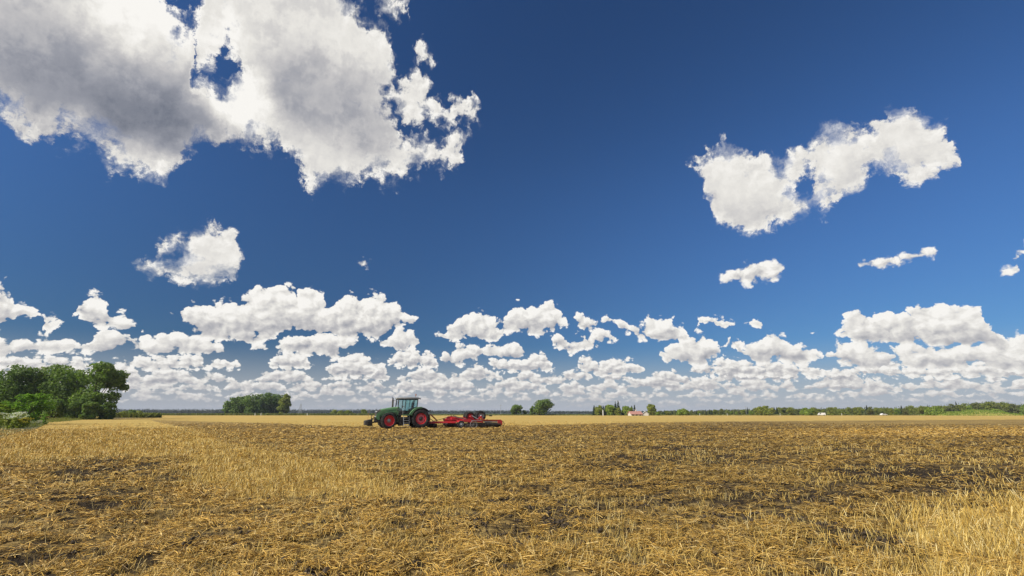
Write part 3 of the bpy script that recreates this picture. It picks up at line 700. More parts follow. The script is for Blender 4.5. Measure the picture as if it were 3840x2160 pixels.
for sgn in (1, -1):
    m.prism([(1.83, 1.80), (1.70, 3.24), (.33, 3.24), (.45, 2.38), (1.15, 1.66)], sgn*.775, sgn*.781)
    q = sgn; m.add([(2.60, q*.665, 2.0), (1.87, q*.81, 1.82), (1.75, q*.765, 3.24), (2.52, q*.635, 3.24)], [(0, 1, 2, 3)])
m.add([(2.61, -.64, 2.05), (2.61, .64, 2.05), (2.53, .60, 3.24), (2.53, -.60, 3.24)], [(0, 1, 2, 3)])
m.add([(.43, -.78, 2.4), (.43, .78, 2.4), (.33, .72, 3.24), (.33, -.72, 3.24)], [(0, 1, 2, 3)])
m.build('cab_glass', M_glass, tr)
m = MB(); m.loft([rsec(2.68, .72, 3.36, 3.44, .4), rsec(2.45, .84, 3.33, 3.50, .4), rsec(1.2, .86, 3.33, 3.54, .4), rsec(.3, .84, 3.33, 3.52, .4), rsec(.10, .74, 3.36, 3.46, .4)]); roof = m.build('cab_roof', M_grey, tr)
for y in (.6, .35, -.35, -.6):
    m = MB(); m.box((2.74, y, 3.42), (.08, .16, .10), None, .02); m.build('work_lamp', M_lens, roof)
for y in (.62, -.62):
    m = MB(); m.box((.03, y, 3.36), (.12, .2, .13), None, .02); m.build('work_lamp', M_blackp, roof)
m = MB(); m.tube([(.45, .25, 3.5), (.45, .25, 3.72)], .018); m.lathe([(.05, 0), (.075, .02), (.07, .14), (.03, .19), (.001, .19)], (.45, .25, 3.72), 14, 'Z'); m.build('beacon', M_amber, roof)
m = MB(); m.box((1.0, 0, 2.15), (.5, .5, .14), None, .05); m.box((.76, 0, 2.55), (.14, .5, .8), Matrix.Rotation(-.15, 3, 'Y'), .05); m.box((.70, 0, 3.0), (.1, .28, .2), None, .04); m.box((1.0, 0, 1.95), (.35, .35, .3)); m.build('driver_seat', M_seat, tr)
m = MB(); m.tube([(2.15, 0, 1.9), (1.85, 0, 2.5)], .035)
M3 = Matrix.Rotation(-.5, 3, 'Y')
m.tube([Vector((1.85, 0, 2.5))+M3@Vector((.2*math.cos(2*math.pi*k/20), .2*math.sin(2*math.pi*k/20), 0)) for k in range(21)], .016, 6)
m.box((2.3, 0, 2.15), (.25, .6, .3), None, .06); m.build('steering_wheel', M_blackp, tr)
# fenders
def arc_band(cx, cz, r0, r1, a0, a1, y0, y1, n=18):
    """thick curved sheet round a wheel; r1 may vary as a list of two"""
    b = MB(); secs = []
    for i in range(n+1):
        a = R(a0+(a1-a0)*i/n); rr = r0+(r1-r0)*i/n
        c_, s_ = math.cos(a), math.sin(a)
        secs.append([(cx+rr*c_, y0, cz+rr*s_), (cx+rr*c_, y1, cz+rr*s_), (cx+(rr+.05)*c_, y1-.02*(1 if y1 > y0 else -1), cz+(rr+.05)*s_), (cx+(rr+.05)*c_, y0, cz+(rr+.05)*s_)])
    b.loft(secs, True); return b
for sgn in (1, -1):
    m = arc_band(.02, RR_, 1.24, 1.24, 62, 140, sgn*.82, sgn*1.34)
    m.prism([(.02+1.26*math.cos(R(a)), RR_+1.26*math.sin(R(a))) for a in range(62, 141, 6)]+[(.02+1.0*math.cos(R(a)), RR_+1.0*math.sin(R(a))) for a in range(140, 61, -6)], sgn*.80, sgn*.84)
    fo = [(.02+1.27*math.cos(R(a)), RR_+1.27*math.sin(R(a))) for a in range(28, 92, 8)]; 
    m.build('rear_fender', M_blackp, tr)
    g_ = arc_band(.05, RR_, 1.30, 1.30, 20, 96, sgn*.84, sgn*1.30)
    # broad green flank running down to the step
    outer = [(.05+1.36*math.cos(R(a)), RR_+1.34*math.sin(R(a))) for a in (96, 84, 72, 60, 48, 36, 26)]
    inner = [(.05+1.14*math.cos(R(a)), RR_+1.16*math.sin(R(a))) for a in (26, 36, 48, 60, 72, 84, 96)]
    g_.prism(outer+[(1.50, 1.52), (1.10, 1.48)]+inner, sgn*1.28, sgn*1.33)
    g_.prism([(1.0, 1.46), (2.1, 1.46), (2.1, 1.54), (1.0, 1.56)], sgn*.85, sgn*1.27)
    g_.build('fender_panel', M_green, tr)
    f2 = arc_band(XF, RF, .98, .98, 20, 118, sgn*.72, sgn*1.26) if 0 else arc_band(XF, RF, .97, 1.0, 100, 190, sgn*.72, sgn*1.24)
    f2.build('front_fender', M_dgreen, tr)
for sgn in (1, -1):
    m = MB(); m.box((-1.12, sgn*1.12, 2.0), (.10, .28, .14), None, .02); m.tube([(-.95, sgn*1.0, 2.0), (-1.1, sgn*1.1, 2.0)], .02); m.build('tail_lamp', M_blackp, tr)
# steps
m = MB()
for x in (1.33, 1.98): m.beam((x, 1.18, .28), (x+.02, 1.02, 1.5), .05, .10)
for z in (.32, .60, .88, 1.16, 1.44): m.box((1.66, 1.16-.12*(z-.3), z), (.62, .26, .045), None, .01)
m.build('ladder', M_grey, tr)
m = MB(); m.tube([(2.05, .92, 1.6), (2.1, .95, 2.1), (2.0, .9, 2.6)], .018, 6); m.build('handrail', M_grey, tr)
# exhaust and intake, mirrors, aerials
m = MB(); m.tube([(2.95, -.62, 1.6), (2.95, -.62, 3.25)], .10, 14); m.tube([(2.95, -.62, 3.25), (2.96, -.62, 3.40), (3.05, -.62, 3.52)], .075, 12); m.tube([(2.95, -.62, 1.5), (2.95, -.62, 2.4)], .13, 12); m.build('exhaust', M_blackp, tr)
for sgn in (1, -1):
    m = MB(); m.tube([(2.6, sgn*.66, 3.12), (2.72, sgn*1.05, 3.16), (2.78, sgn*1.45, 3.12), (2.78, sgn*1.5, 2.95)], .02, 6); m.box((2.78, sgn*1.5, 2.80), (.09, .22, .38), None, .03); m.build('mirror', M_blackp, tr)
m = MB(); m.tube([(.3, -.5, 3.5), (.25, -.5, 4.0)], .008, 5); m.build('aerial', M_blackp, tr)
# front linkage and weight
m = MB(); m.loft([rsec(5.35, .42, .42, 1.05, .2), rsec(5.75, .50, .36, .98, .2), rsec(6.12, .50, .38, .90, .2), rsec(6.18, .46, .42, .86, .2)]); m.box((5.55, 0, .36), (.5, .7, .14), None, .03); m.build('front_weight', M_blackp, tr)
m = MB()
for y in (.34, -.34): m.beam((4.9, y, .75), (5.5, y, .62), .07, .12); m.beam((4.85, y, 1.15), (5.4, y*.6, 1.0), .06)
m.beam((4.95, 0, 1.30), (5.45, 0, 1.05), .07); m.beam((5.45, .1, .95), (5.45, .1, 1.45), .07); m.beam((5.43, .1, 1.5), (5.0, .25, 1.05), .04); m.build('front_linkage', M_dsteel, tr)
m = MB(); m.tube([(5.86, .1, .9), (5.72, .1, 2.0)], .014, 6); m.build('marker_rod', M_orange, tr)
m = MB()
for y in (.40, -.40): m.beam((-.3, y, .75), (-1.35, y, .62), .07, .12); m.beam((-.3, y*.9, 1.5), (-1.1, y, .75), .05)
m.beam((-.2, 0, 1.35), (-1.35, 0, 1.15), .06); m.box((-.6, 0, .85), (.4, .4, .5)); m.build('rear_linkage', M_dsteel, tr)

# ------------------------------------------------------------ disc harrow behind the tractor
hr = tag(empty('disc_harrow', T0, YAW), 'bright red folding disc harrow with raised grey-hubbed wheels, hitched behind the green tractor', 'harrow')
m = MB()
for sgn in (1, -1): m.beam((-1.45, sgn*.12, .62), (-4.4, sgn*.95, .66), .16, .20, .02)
m.beam((-1.3, 0, .62), (-2.0, 0, .62), .3, .16, .03); m.beam((-2.6, -.45, .66), (-2.6, .45, .66), .12, .16); m.build('drawbar', M_harrow, hr)
m = MB(); m.beam((-1.5, 0, 1.55), (-2.35, 0, .82), .10, .14); m.beam((-1.42, 0, 1.6), (-1.42, 0, .75), .08); m.build('parking_strut', M_orange, hr)
m = MB()
for k in range(4): y = -.12+.08*k; m.tube([(-1.3, y, 1.15), (-1.9, y*1.2, .78), (-2.6, y, .95), (-3.3, y, 1.12), (-3.8, y, 1.30)], .022, 6)
m.build('hose', M_blackp, hr)
m = MB(); m.prism([(-3.1, .70), (-3.45, 1.05), (-3.65, 1.32), (-4.05, 1.36), (-4.5, 1.25), (-6.1, 1.20), (-6.2, .70)], -.10, .10)
m.beam((-3.2, .35, .95), (-6.4, .5, .92), .16, .22, .02); m.beam((-3.2, -.35, .95), (-6.4, -.5, .92), .16, .22, .02)
m.box((-4.3, 0, 1.0), (.7, 1.0, .35), None, .04); m.box((-5.5, 0, 1.0), (.25, 2.6, .22), None, .03); m.build('centre_frame', M_harrow, hr)
for sgn in (1, -1):
    m = MB(); y0, y1 = sgn*.9, sgn*2.75
    for x in (-4.55, -5.75, -7.0): m.beam((x, y0, .74), (x, y1, .72), .16, .18, .02)
    for y in (sgn*1.1, sgn*1.9, sgn*2.65): m.beam((-4.45, y, .80), (-7.1, y, .78), .14, .22, .02)
    m.prism([(-4.5, .70), (-4.8, .98), (-5.6, 1.0), (-6.9, .84), (-6.9, .66)], sgn*2.3, sgn*2.42)
    m.build('wing_frame', M_harrow, hr)
    m = MB(); m.beam((-4.2, sgn*.4, 1.38), (-5.3, sgn*1.9, .98), .10, .10); m.build('hydraulic_cylinder', M_dsteel, hr)
    m = MB(); m.beam((-4.75, sgn*1.15, 1.18), (-5.3, sgn*1.92, .99), .06, .06); m.build('cylinder_rod', M_steel, hr)
    m = MB(); m.beam((-6.6, sgn*.35, 1.42), (-7.3, sgn*.9, .98), .06, .06); m.build('cylinder_rod', M_steel, hr)
def discs(x0, y0, x1, y1, n, r, tilt, name):
    m = MB(); m.tube([(x0, y0, r*.95), (x1, y1, r*.95)], .035, 6)
    for k in range(n):
        t = k/(n-1); p = Vector((x0+(x1-x0)*t, y0+(y1-y0)*t, r*.93)); q = MB()
        M = Matrix.Rotation(tilt, 3, 'Z')
        vs = [p+M@Vector((rr*math.cos(a), dd, rr*math.sin(a))) for rr, dd in ((.001, .05), (r*.6, .035), (r, 0)) for a in [2*math.pi*i/14 for i in range(14)]]
        m.add(vs, [(j*14+i, j*14+(i+1) % 14, (j+1)*14+(i+1) % 14, (j+1)*14+i) for j in range(2) for i in range(14)], True)
        m.beam((p.x, p.y, r*.95), (p.x+.1, p.y, .68), .03, .06)
    return m.build(name, M_dsteel, hr)
discs(-1.95, -2.3, -2.05, 0.2, 9, .27, .35, 'disc_gang'); discs(-4.6, -2.7, -4.6, 2.7, 20, .27, .35, 'disc_gang'); discs(-5.9, -2.7, -5.9, 2.7, 20, .27, -.35, 'disc_gang')
discs(-2.2, -1.2, -4.3, -1.5, 9, .26, 1.1, 'disc_gang'); 
m = MB(); m.beam((-1.9, -2.35, .66), (-2.05, .25, .66), .12, .14); m.beam((-2.1, -1.1, .66), (-4.4, -1.5, .66), .12, .16); m.beam((-2.5, .2, .62), (-4.4, .9, .56), .08, .12); m.build('gang_beam', M_harrow, hr)
def hwheel(x, y, z, r, w, rim, name):
    e = wheel(name, x, y, r, w, r*.55, 1, .5, r*.20, rim, parent=hr, lugs=12, mrim=rim, z=z); return e
hwheel(-6.45, .10, 1.30, .60, .42, M_harrow, 'transport_wheel'); hwheel(-7.75, .45, 1.36, .66, .42, M_steel, 'transport_wheel')
hwheel(-6.75, -1.4, 1.30, .60, .42, M_harrow, 'transport_wheel'); hwheel(-8.1, -1.2, 1.36, .66, .42, M_steel, 'transport_wheel')
hwheel(-4.42, 2.72, .43, .43, .26, M_grey, 'gauge_wheel'); hwheel(-4.42, -2.72, .43, .43, .26, M_grey, 'gauge_wheel')
m = MB()
for y in (.36, -.0): m.beam((-6.45, y, 1.30), (-7.0, y, .85), .10, .16, .02)
for y in (.75, .2): m.beam((-7.75, y, 1.36), (-7.2, y, .85), .10, .18, .02)
m.prism([(-7.0, .75), (-7.15, 1.0), (-7.6, 1.25), (-7.75, 1.25), (-8.1, .95), (-8.2, .75)], .80, .86); m.build('wheel_arm', M_harrow, hr)
# ring packer
def ring(x, y, r, name, mat, t=.035):
    m = MB(); m.tube([(x+r*math.cos(2*math.pi*k/28), y, r+r*math.sin(2*math.pi*k/28)) for k in range(29)], t, 6, cap=False)
    for k in range(4): a = math.pi*k/4; m.beam((x-r*math.cos(a), y, r-r*math.sin(a)), (x+r*math.cos(a), y, r+r*math.sin(a)), .03, .02)
    m.build(name, mat, hr)
for sgn in (1, -1):
    ring(-5.95, sgn*2.82, .42, 'packer_ring', M_steel)
    ring(-9.85, sgn*2.0, .40, 'packer_ring', M_dsteel)
m = MB()
for k in range(28):
    y = -2.6+5.2*k/27; m.lathe([(.10, -.02), (.30, -.015), (.30, .015), (.10, .02)], (-7.35, y, .30), 16)
m.tube([(-7.35, -2.7, .3), (-7.35, 2.7, .3)], .1, 10)
for k in range(24):
    x = -7.7-2.0*k/23; m.lathe([(.08, -.02), (.29, -.015), (.29, .015), (.08, .02)], (x, 1.95, .31), 16, 'X')
m.tube([(-7.6, 1.95, .31), (-9.75, 1.95, .31)], .09, 8)
for k in range(24):
    y = -1.7+3.4*k/23; m.lathe([(.10, -.02), (.29, -.015), (.29, .015), (.10, .02)], (-9.3, y, .30), 16)
m.build('roller', M_dsteel, hr)
m = MB(); m.beam((-7.2, 1.95, .86), (-9.7, 1.95, .86), .16, .16, .02); m.beam((-7.1, 0, .80), (-9.3, 0, .80), .16, .18, .02); m.beam((-9.3, -1.8, .80), (-9.3, 1.95, .80), .14, .16, .02)
m.beam((-7.3, -1.95, .82), (-9.5, -1.95, .82), .14, .16, .02); m.build('rear_frame', M_orange, hr)
for c_, d_ in (((-8.6, 2.045, .69), (2.0, .03, .10)), ((-6.35, 2.74, .86), (1.3, .04, .06)), ((-8.6, -2.045, .69), (2.0, .03, .10))):
    m = MB(); m.box(c_, d_); m.build('scraper_bar', M_steel, hr)
for sgn in (1, -1):
    m = MB(); m.prism([(-9.35, .88), (-9.75, .95), (-9.95, .75), (-9.95, .35), (-9.6, .2), (-9.35, .4)], sgn*2.06, sgn*2.12); m.build('end_plate', M_harrow, hr)
m = MB(); m.prism([(-7.0, .8), (-7.3, .7), (-7.75, .12), (-7.55, .12)], 2.3, 2.38); m.build('drag_arm', M_harrow, hr)
m = MB(); m.tube([(-7.9, -.3, 1.35), (-9.2, -.3, 1.38)], .025, 6); m.build('lamp_rod', M_orange, hr)
m = MB(); m.box((-9.4, -.3, 1.38), (.42, .1, .12), None, .02); m.build('rear_lamp', M_blackp, hr)
m = MB(); m.box((-7.6, 1.1, 1.0), (.3, .3, .25), None, .04); m.build('valve_box', M_amber, hr)
HAZE = 0.00011
# ------------------------------------------------------------ trees and plants
def leafmat(name, cols, trans=0.42, rough=0.6):
    m, gg, b, o = new_mat(name)
    ta = gg.n('ShaderNodeAttribute', attribute_name='tint').outputs['Fac']
    p = gg.n('ShaderNodeNewGeometry').outputs['Position']
    f = gg.m('MULTIPLY_ADD', gg.noise(p, 0.35, 3, 0.6), 0.5, gg.m('MULTIPLY', ta, 0.6))
    n_ = len(cols); c = gg.ramp(f, [(0.2+0.62*i/(n_-1), q) for i, q in enumerate(cols)])
    gg.link(c, b.inputs['Base Color']); b.inputs['Roughness'].default_value = rough; b.inputs['Specular IOR Level'].default_value = 0.3
    t = gg.n('ShaderNodeBsdfTranslucent'); gg.link(gg.mix(1.0, c, (1.1, 1.25, 0.5), 'MULTIPLY'), t.inputs[0])
    x = gg.n('ShaderNodeMixShader'); x.inputs[0].default_value = trans
    gg.link(b.outputs[0], x.inputs[1]); gg.link(t.outputs[0], x.inputs[2]); gg.link(x.outputs[0], o.inputs[0])
    return m
L_dark = leafmat('dark_leaves', [(0.070, 0.120, 0.030), (0.13, 0.205, 0.044), (0.23, 0.31, 0.068)])
L_mid = leafmat('green_leaves', [(0.13, 0.17, 0.032), (0.23, 0.27, 0.05), (0.37, 0.38, 0.08)])
L_light = leafmat('yellow_green_leaves', [(0.13, 0.21, 0.03), (0.22, 0.31, 0.045), (0.34, 0.40, 0.07)])
L_con = leafmat('conifer_needles', [(0.025, 0.055, 0.028), (0.045, 0.085, 0.038), (0.08, 0.125, 0.05)], 0.12)
L_olive = leafmat('olive_leaves', [(0.09, 0.12, 0.03), (0.16, 0.18, 0.05), (0.24, 0.24, 0.08)])
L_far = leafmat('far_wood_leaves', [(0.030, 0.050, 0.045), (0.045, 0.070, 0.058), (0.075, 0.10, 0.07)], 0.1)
L_sap = leafmat('young_tree_leaves', [(0.10, 0.20, 0.03), (0.18, 0.32, 0.045), (0.30, 0.45, 0.08)], 0.45)
L_petal = leafmat('white_petals', [(0.6, 0.6, 0.55), (0.75, 0.75, 0.70), (0.85, 0.85, 0.80)], 0.3)
L_yel = leafmat('yellow_flowers', [(0.30, 0.24, 0.02), (0.42, 0.34, 0.03), (0.5, 0.42, 0.06)], 0.3)
M_bark, gg, bb, oo = new_mat('bark'); pp = gg.n('ShaderNodeTexCoord').outputs['Object']
gg.link(gg.ramp(gg.noise(gg.v('MULTIPLY', pp, (6, 6, 1.2)), 1.5, 5, 0.6), [(0.3, (0.035, 0.027, 0.02)), (0.7, (0.11, 0.085, 0.06))]), bb.inputs['Base Color']); bb.inputs['Roughness'].default_value = 0.9
rv = np.random.RandomState(11)
def leaves_on(lobes, n, size, fill=0.35, gap=0.0, seed=0, flat=0.3, aspect=0.6, zlim=0.15):
    """n small leaf clusters spread through ellipsoidal lobes (cx,cy,cz,rx,ry,rz)"""
    r = np.random.RandomState(seed); lob = np.array(lobes, float)
    wgt = (lob[:, 3]*lob[:, 4]*lob[:, 5])**(2/3); k = r.choice(len(lob), n, p=wgt/wgt.sum())
    d = r.randn(n, 3); d /= np.linalg.norm(d, axis=1)[:, None]
    rad = np.where(r.rand(n) < fill, r.rand(n)**0.5, 0.80+0.25*r.rand(n))
    # lumpy surface: radius follows noise on the direction
    q = d*2.3+k[:, None]*3.1
    rad = rad*(0.78+0.44*vnoise(q[:, 0]+q[:, 2], q[:, 1]-q[:, 2]*0.7, seed+5))
    c = lob[k, :3]+d*lob[k, 3:]*rad[:, None]
    keep = c[:, 2] > zlim
    if gap:
        g_ = vnoise(c[:, 0]*0.55+c[:, 1]*0.4, c[:, 2]*0.62, seed+9)*0.6+vnoise(c[:, 0]*1.3-c[:, 1], c[:, 2]*1.4, seed+10)*0.4
        keep &= g_ > gap
    c, d = c[keep], d[keep]; n = len(c)
    nrm = d*0.7+r.randn(n, 3)*0.55+np.array([0, 0, flat]); nrm /= np.linalg.norm(nrm, axis=1)[:, None]
    a = np.cross(nrm, r.randn(n, 3)); a /= np.linalg.norm(a, axis=1)[:, None]; b = np.cross(nrm, a)
    s = size*(0.55+0.9*r.rand(n))[:, None]; b = b*s*aspect; a = a*s
    v = np.stack([c-a*.5, c+b*.5-a*.1, c+a*.6, c-b*.5+a*.1], 1).reshape(-1, 3)
    t = np.clip(r.rand(n)*0.7+0.15+0.15*nrm[:, 2], 0, 1); t = np.repeat(t, 4)
    return v, np.stack([t, t, t, np.ones_like(t)], -1)
def crown_obj(lobes, n, size, mat, parent, **k):
    v, t = leaves_on(lobes, n, size, **k)
    return link('crown', quick_mesh('crown', v, np.arange(len(v)), 4, [mat], t), parent)
def trunk_obj(h, r, lobes, parent, seed=0, base=0.0):
    rr = random.Random(seed); m = MB(); pts = []; x = y = 0
    for i in range(7):
        z = base+h*i/6; pts.append((x, y, z)); x += rr.uniform(-.03, .03)*h/3; y += rr.uniform(-.03, .03)*h/3
    m.tube(pts, r, 8, r*.3, cap=False)
    for L in sorted(lobes, key=lambda q: -q[3])[:9]:
        i = rr.randint(1, 4); p = Vector(pts[i]); q = Vector((L[0]*.9, L[1]*.9, max(L[2], p.z+.1))); md = (p+q)/2+Vector((0, 0, h*.05))
        m.tube([p, md, q], r*.42, 6, r*.10, cap=False)
    return m.build('trunk', M_bark, parent)
def round_lobes(W, H, n, seed, low=0.12, top=0.8, droop=0.0):
    """lobes filling a broad crown W wide, H high"""
    r = random.Random(seed); out = [(0, 0, H*.55, W*.30, W*.30, H*.30)]
    for i in range(n):
        a = r.uniform(0, 6.283); z = H*r.uniform(low+.08, .86); prof = math.sin(math.pi*min(1, max(0.05, (z/H-low*.6)/(1.04-low*.6))))**.55
        d = W*.5*prof*r.uniform(.45, .80); s = W*r.uniform(.13, .22)
        out.append((d*math.cos(a), d*math.sin(a), z, s, s, s*r.uniform(.6, .85)))
    out.append((r.uniform(-.1, .1)*W, 0, H*.90, W*.18, W*.18, H*.10))
    return out
def tree(name, loc, W, H, mat, label, cat='tree', group=None, n=6000, size=0.4, lobes=None, nl=22, seed=1, gap=0.0, low=0.1, tr_r=None, fill=0.35, **k):
    e = tag(empty(name, loc, 0), label, cat, group); lb = lobes or round_lobes(W, H, nl, seed, low)
    crown_obj(lb, n, size, mat, e, gap=gap, seed=seed, fill=fill, **k)
    trunk_obj(H*.75, tr_r or H*.022, lb, e, seed); return e
def conifer(name, loc, W, H, label, group=None, n=1800, size=0.5, seed=1, mat=None, bare=0.0):
    e = tag(empty(name, loc, 0), label, 'tree', group); r = np.random.RandomState(seed)
    z = bare+(1-bare)*(1-np.sqrt(r.rand(n)))*1.0; tier = 0.72+0.28*np.abs(np.sin(z*H*1.7+seed)); rad = (1-z)**.85/(1-bare)**.85*W/2*tier*np.sqrt(r.rand(n)); a = r.rand(n)*6.283
    a = a+0.5*np.sin(z*23+a*3)
    c = np.stack([rad*np.cos(a), rad*np.sin(a), z*H-rad*.25+.1], -1)
    d = np.stack([np.cos(a), np.sin(a), -0.3+0*a], -1)+r.randn(n, 3)*.25
    s = size*(.5+r.rand(n))[:, None]*(1.2-z[:, None]*.7); b = np.stack([-np.sin(a), np.cos(a), 0*a], -1)*s*.35
    v = np.stack([c-d*s*.4, c+b, c+d*s*.6, c-b], 1).reshape(-1, 3); t = np.repeat(r.rand(n), 4)
    link('crown', quick_mesh('crown', v, np.arange(len(v)), 4, [mat or L_con], np.stack([t, t, t, t*0+1], -1)), e)
    m = MB(); m.tube([(0, 0, 0), (0, 0, H*.97)], H*.016+.05, 7, .03, cap=False); m.build('trunk', M_bark, e); return e
def height_for(px, ytop, Y):
    d = ray(px, ytop); return CAM_H+d.z/d.y*Y
def spot(px, Y): x, y = at_dist(px, Y); return (x, y, 0.0)
def wid(dpx, Y): return dpx/1288*Y/1.03

# big trees at the left edge of the field
Yb = 150
def big(px, ytop, wpx, Y, label, seed, mat=L_dark, gap=0.0, low=0.03, n=15000, nl=34, size=.62, name='broadleaf_tree', fill=.3):
    H = height_for(px, ytop, Y); return tree(name, spot(px, Y), wid(wpx, Y), H, mat, label, n=n, size=size, nl=nl, seed=seed, gap=gap, low=low, fill=fill)
H = height_for(240, 912, Yb); W = wid(116, Yb); r_ = random.Random(4); lb = []
for i in range(26):   # high spreading crown, thin and see-through on its left, heavy on its right
    a = r_.uniform(0, 6.283); z = H*r_.uniform(.70, .93); d = W*.42*math.cos((z/H-.70)*2.6)*r_.uniform(.3, 1)
    s = W*r_.uniform(.10, .15); lb.append((d*math.cos(a), d*math.sin(a), z, s*1.2, s*1.2, s*.7))
for i in range(20):
    z = H*r_.uniform(.30, .72); x = W*(.24+.14*math.sin((z/H)*3))*r_.uniform(.55, 1.12); s = W*r_.uniform(.09, .14); lb.append((x, W*r_.uniform(-.35, .35), z, s*1.1, s*1.1, s*.75))
for i in range(22):
    z = H*r_.uniform(.06, .42); s = W*r_.uniform(.10, .16); lb.append((W*r_.uniform(-.46, .30), W*r_.uniform(-.4, .4), z, s, s, s*.9))
for i in range(16):
    z = H*r_.uniform(.40, .72); s = W*r_.uniform(.05, .085); lb.append((W*r_.uniform(-.42, .15), W*r_.uniform(-.3, .3), z, s, s, s*.6))
tree('broadleaf_tree', spot(230, Yb), W, H, L_dark, 'tall spreading dark green tree with sky showing through its crown, rightmost big tree at left', lobes=lb, n=15000, size=.6, seed=3, gap=.36, fill=.3)
big(140, 917, 140, 156, 'wide dense dark green tree, middle of the big trees on the left', 12)
big(92, 922, 70, 165, 'tree with reddish top between the two biggest crowns on the left', 14, L_olive, n=7000)
big(12, 915, 125, 150, 'dark green tree cut off by the left edge of the photo', 17, gap=.34)
big(-70, 912, 120, 160, 'dark green tree at far left beyond the frame edge', 19, n=6000)
for i, (px, yt, w_, Y, mt, lab) in enumerate([(266, 1012, 36, 146, L_dark, 'dark bush under the right side of the see-through tree'), (222, 1010, 44, 142, L_dark, 'rounded bush at the foot of the see-through tree'),
        (190, 1000, 60, 143, L_dark, 'large dark bush between the trunks of the two big left trees'), (140, 1004, 56, 141, L_dark, 'dark bush at the foot of the middle big tree'), (282, 1030, 22, 150, L_dark, 'lowest small dark bush at the right end of the left tree group')]):
    big(px, yt, w_, Y, lab, 30+i, mt, low=0.0, n=3500, nl=14, size=.5, name='bush')
for i, (px, yt, w_, Y, lab) in enumerate([(331, 1031, 20, 300, 'small round bush just right of the big left trees'), (310, 1034, 22, 320, 'low green bush behind the right end of the left tree group'), (352, 1033, 20, 330, 'pale small bush above the grass strip right of the left trees')]):
    big(px, yt, w_, Y, lab, 40+i, L_mid if i else L_dark, low=0.0, n=900, nl=8, size=.7, name='bush')

# bright young tree and bushes in front of them
def spray_tree(name, loc, H, W, label, n, mat, seed, cat='tree', sz=0.42):
    """layered feathery crown: long twigs carrying leaves"""
    e = tag(empty(name, loc, 0), label, cat); r = random.Random(seed); m = MB(); c = []; dd = []
    m.tube([(0, 0, 0), (.05, 0, H*.4), (0, .05, H*.8)], H*.016, 7, .02, cap=False)
    for i in range(n):
        z = H*(.10+.72*(i/n)); a = r.uniform(0, 6.283); L = W*.5*math.sin(math.pi*min(.97, .16+.80*(i/n)))**.5*r.uniform(.75, 1.15)
        p = Vector((0, 0, z)); q = Vector((L*math.cos(a), L*math.sin(a), z+L*r.uniform(.12, .5)*(1 if i > n*.25 else .4))); mid_ = (p+q)/2+Vector((0, 0, L*.14))
        m.tube([p, mid_, q], .028, 5, .008, cap=False)
        for k in range(46):
            t = .2+.85*r.random(); pt = p*(1-t)**2+mid_*2*t*(1-t)+q*t*t if t <= 1 else q+(q-mid_)*(t-1)
            c.append(pt+Vector((r.gauss(0, .13), r.gauss(0, .13), r.gauss(0, .07)-.05*t))*(H/4.5)); dd.append((q-mid_).normalized())
    c = np.array(c); d = np.array(dd)+rv.randn(len(c), 3)*.5; d /= np.linalg.norm(d, axis=1)[:, None]
    up = np.array([0, 0, 1.0])+rv.randn(len(c), 3)*.4; b = np.cross(d, up); b /= np.linalg.norm(b, axis=1)[:, None]
    s = sz*(.5+rv.rand(len(c)))[:, None]
    v = np.stack([c-d*s*.4, c+b*s*.22, c+d*s*.6, c-b*s*.22], 1).reshape(-1, 3); t = np.repeat(rv.rand(len(c)), 4)
    link('crown', quick_mesh('crown', v, np.arange(len(v)), 4, [mat], np.stack([t, t, t, t*0+1], -1)), e); m.build('trunk', M_bark, e)
    return e
Ys = 82
spray_tree('young_tree', spot(74, Ys), height_for(74, 984, Ys), wid(96, Ys), 'bright yellow green young tree with feathery branches in front of the dark left trees', 74, L_sap, 5)
spray_tree('bush', spot(18, 86), height_for(18, 1004, 86), wid(70, 86), 'light green bush at the left edge, left of the bright young tree', 50, L_light, 6, 'bush')
spray_tree('bush', spot(-40, 80), height_for(-40, 1000, 80), wid(70, 80), 'light green bush mostly outside the left edge of the photo', 36, L_light, 16, 'bush')
spray_tree('sapling', spot(117, 78), height_for(117, 1034, 78), wid(12, 78), 'thin little sapling standing at the right tip of the grass verge', 8, L_sap, 8, 'sapling', .25)

# grassy verge in the left corner
VG = [(-900,1150),(-300,1122),(0,1103),(20,1094),(45,1089),(70,1085),(92,1078),(112,1069),(124,1062),(112,1056.5),(60,1055),(0,1054),(-900,1052)]
vp = [ground(*p) for p in VG]
mV, gV, bV, oV = new_mat('verge_soil_and_grass'); pv = gV.n('ShaderNodeNewGeometry').outputs['Position']
gV.link(gV.ramp(gV.noise(pv, 0.9, 5, 0.65), [(0.3, (0.05, 0.075, 0.02)), (0.5, (0.13, 0.14, 0.045)), (0.7, (0.26, 0.20, 0.09))]), bV.inputs['Base Color']); bV.inputs['Roughness'].default_value = 0.95
m = MB(); n_ = len(vp); m.add([(x, y, .03) for x, y in vp], [tuple(range(n_))]); tag(m.build('verge', mV), kind='structure')
def scatter_poly(poly, n, r):
    P = np.array(poly); lo, hi = P.min(0), P.max(0); out = []
    q = lo+(hi-lo)*r.rand(n, 2); return q[inside(q[:, 0], q[:, 1], poly)]
def blades(pts, H, wd, r, lean=.35):
    n = len(pts); th = r.rand(n)*6.283; h = H*(.4+.9*r.rand(n)); c = np.hstack([pts, np.zeros((n, 1))])
    t = c+np.stack([r.randn(n)*lean*h, r.randn(n)*lean*h, h], -1); s = np.stack([np.cos(th), np.sin(th), 0*th], -1)*wd/2
    return np.stack([c-s, c+s, t+s*.3, t-s*.3], 1).reshape(-1, 3)
pts = scatter_poly([(max(x, -140), y) for x, y in vp], 150000, rv); pts = pts[(pts[:, 1] > 30)]
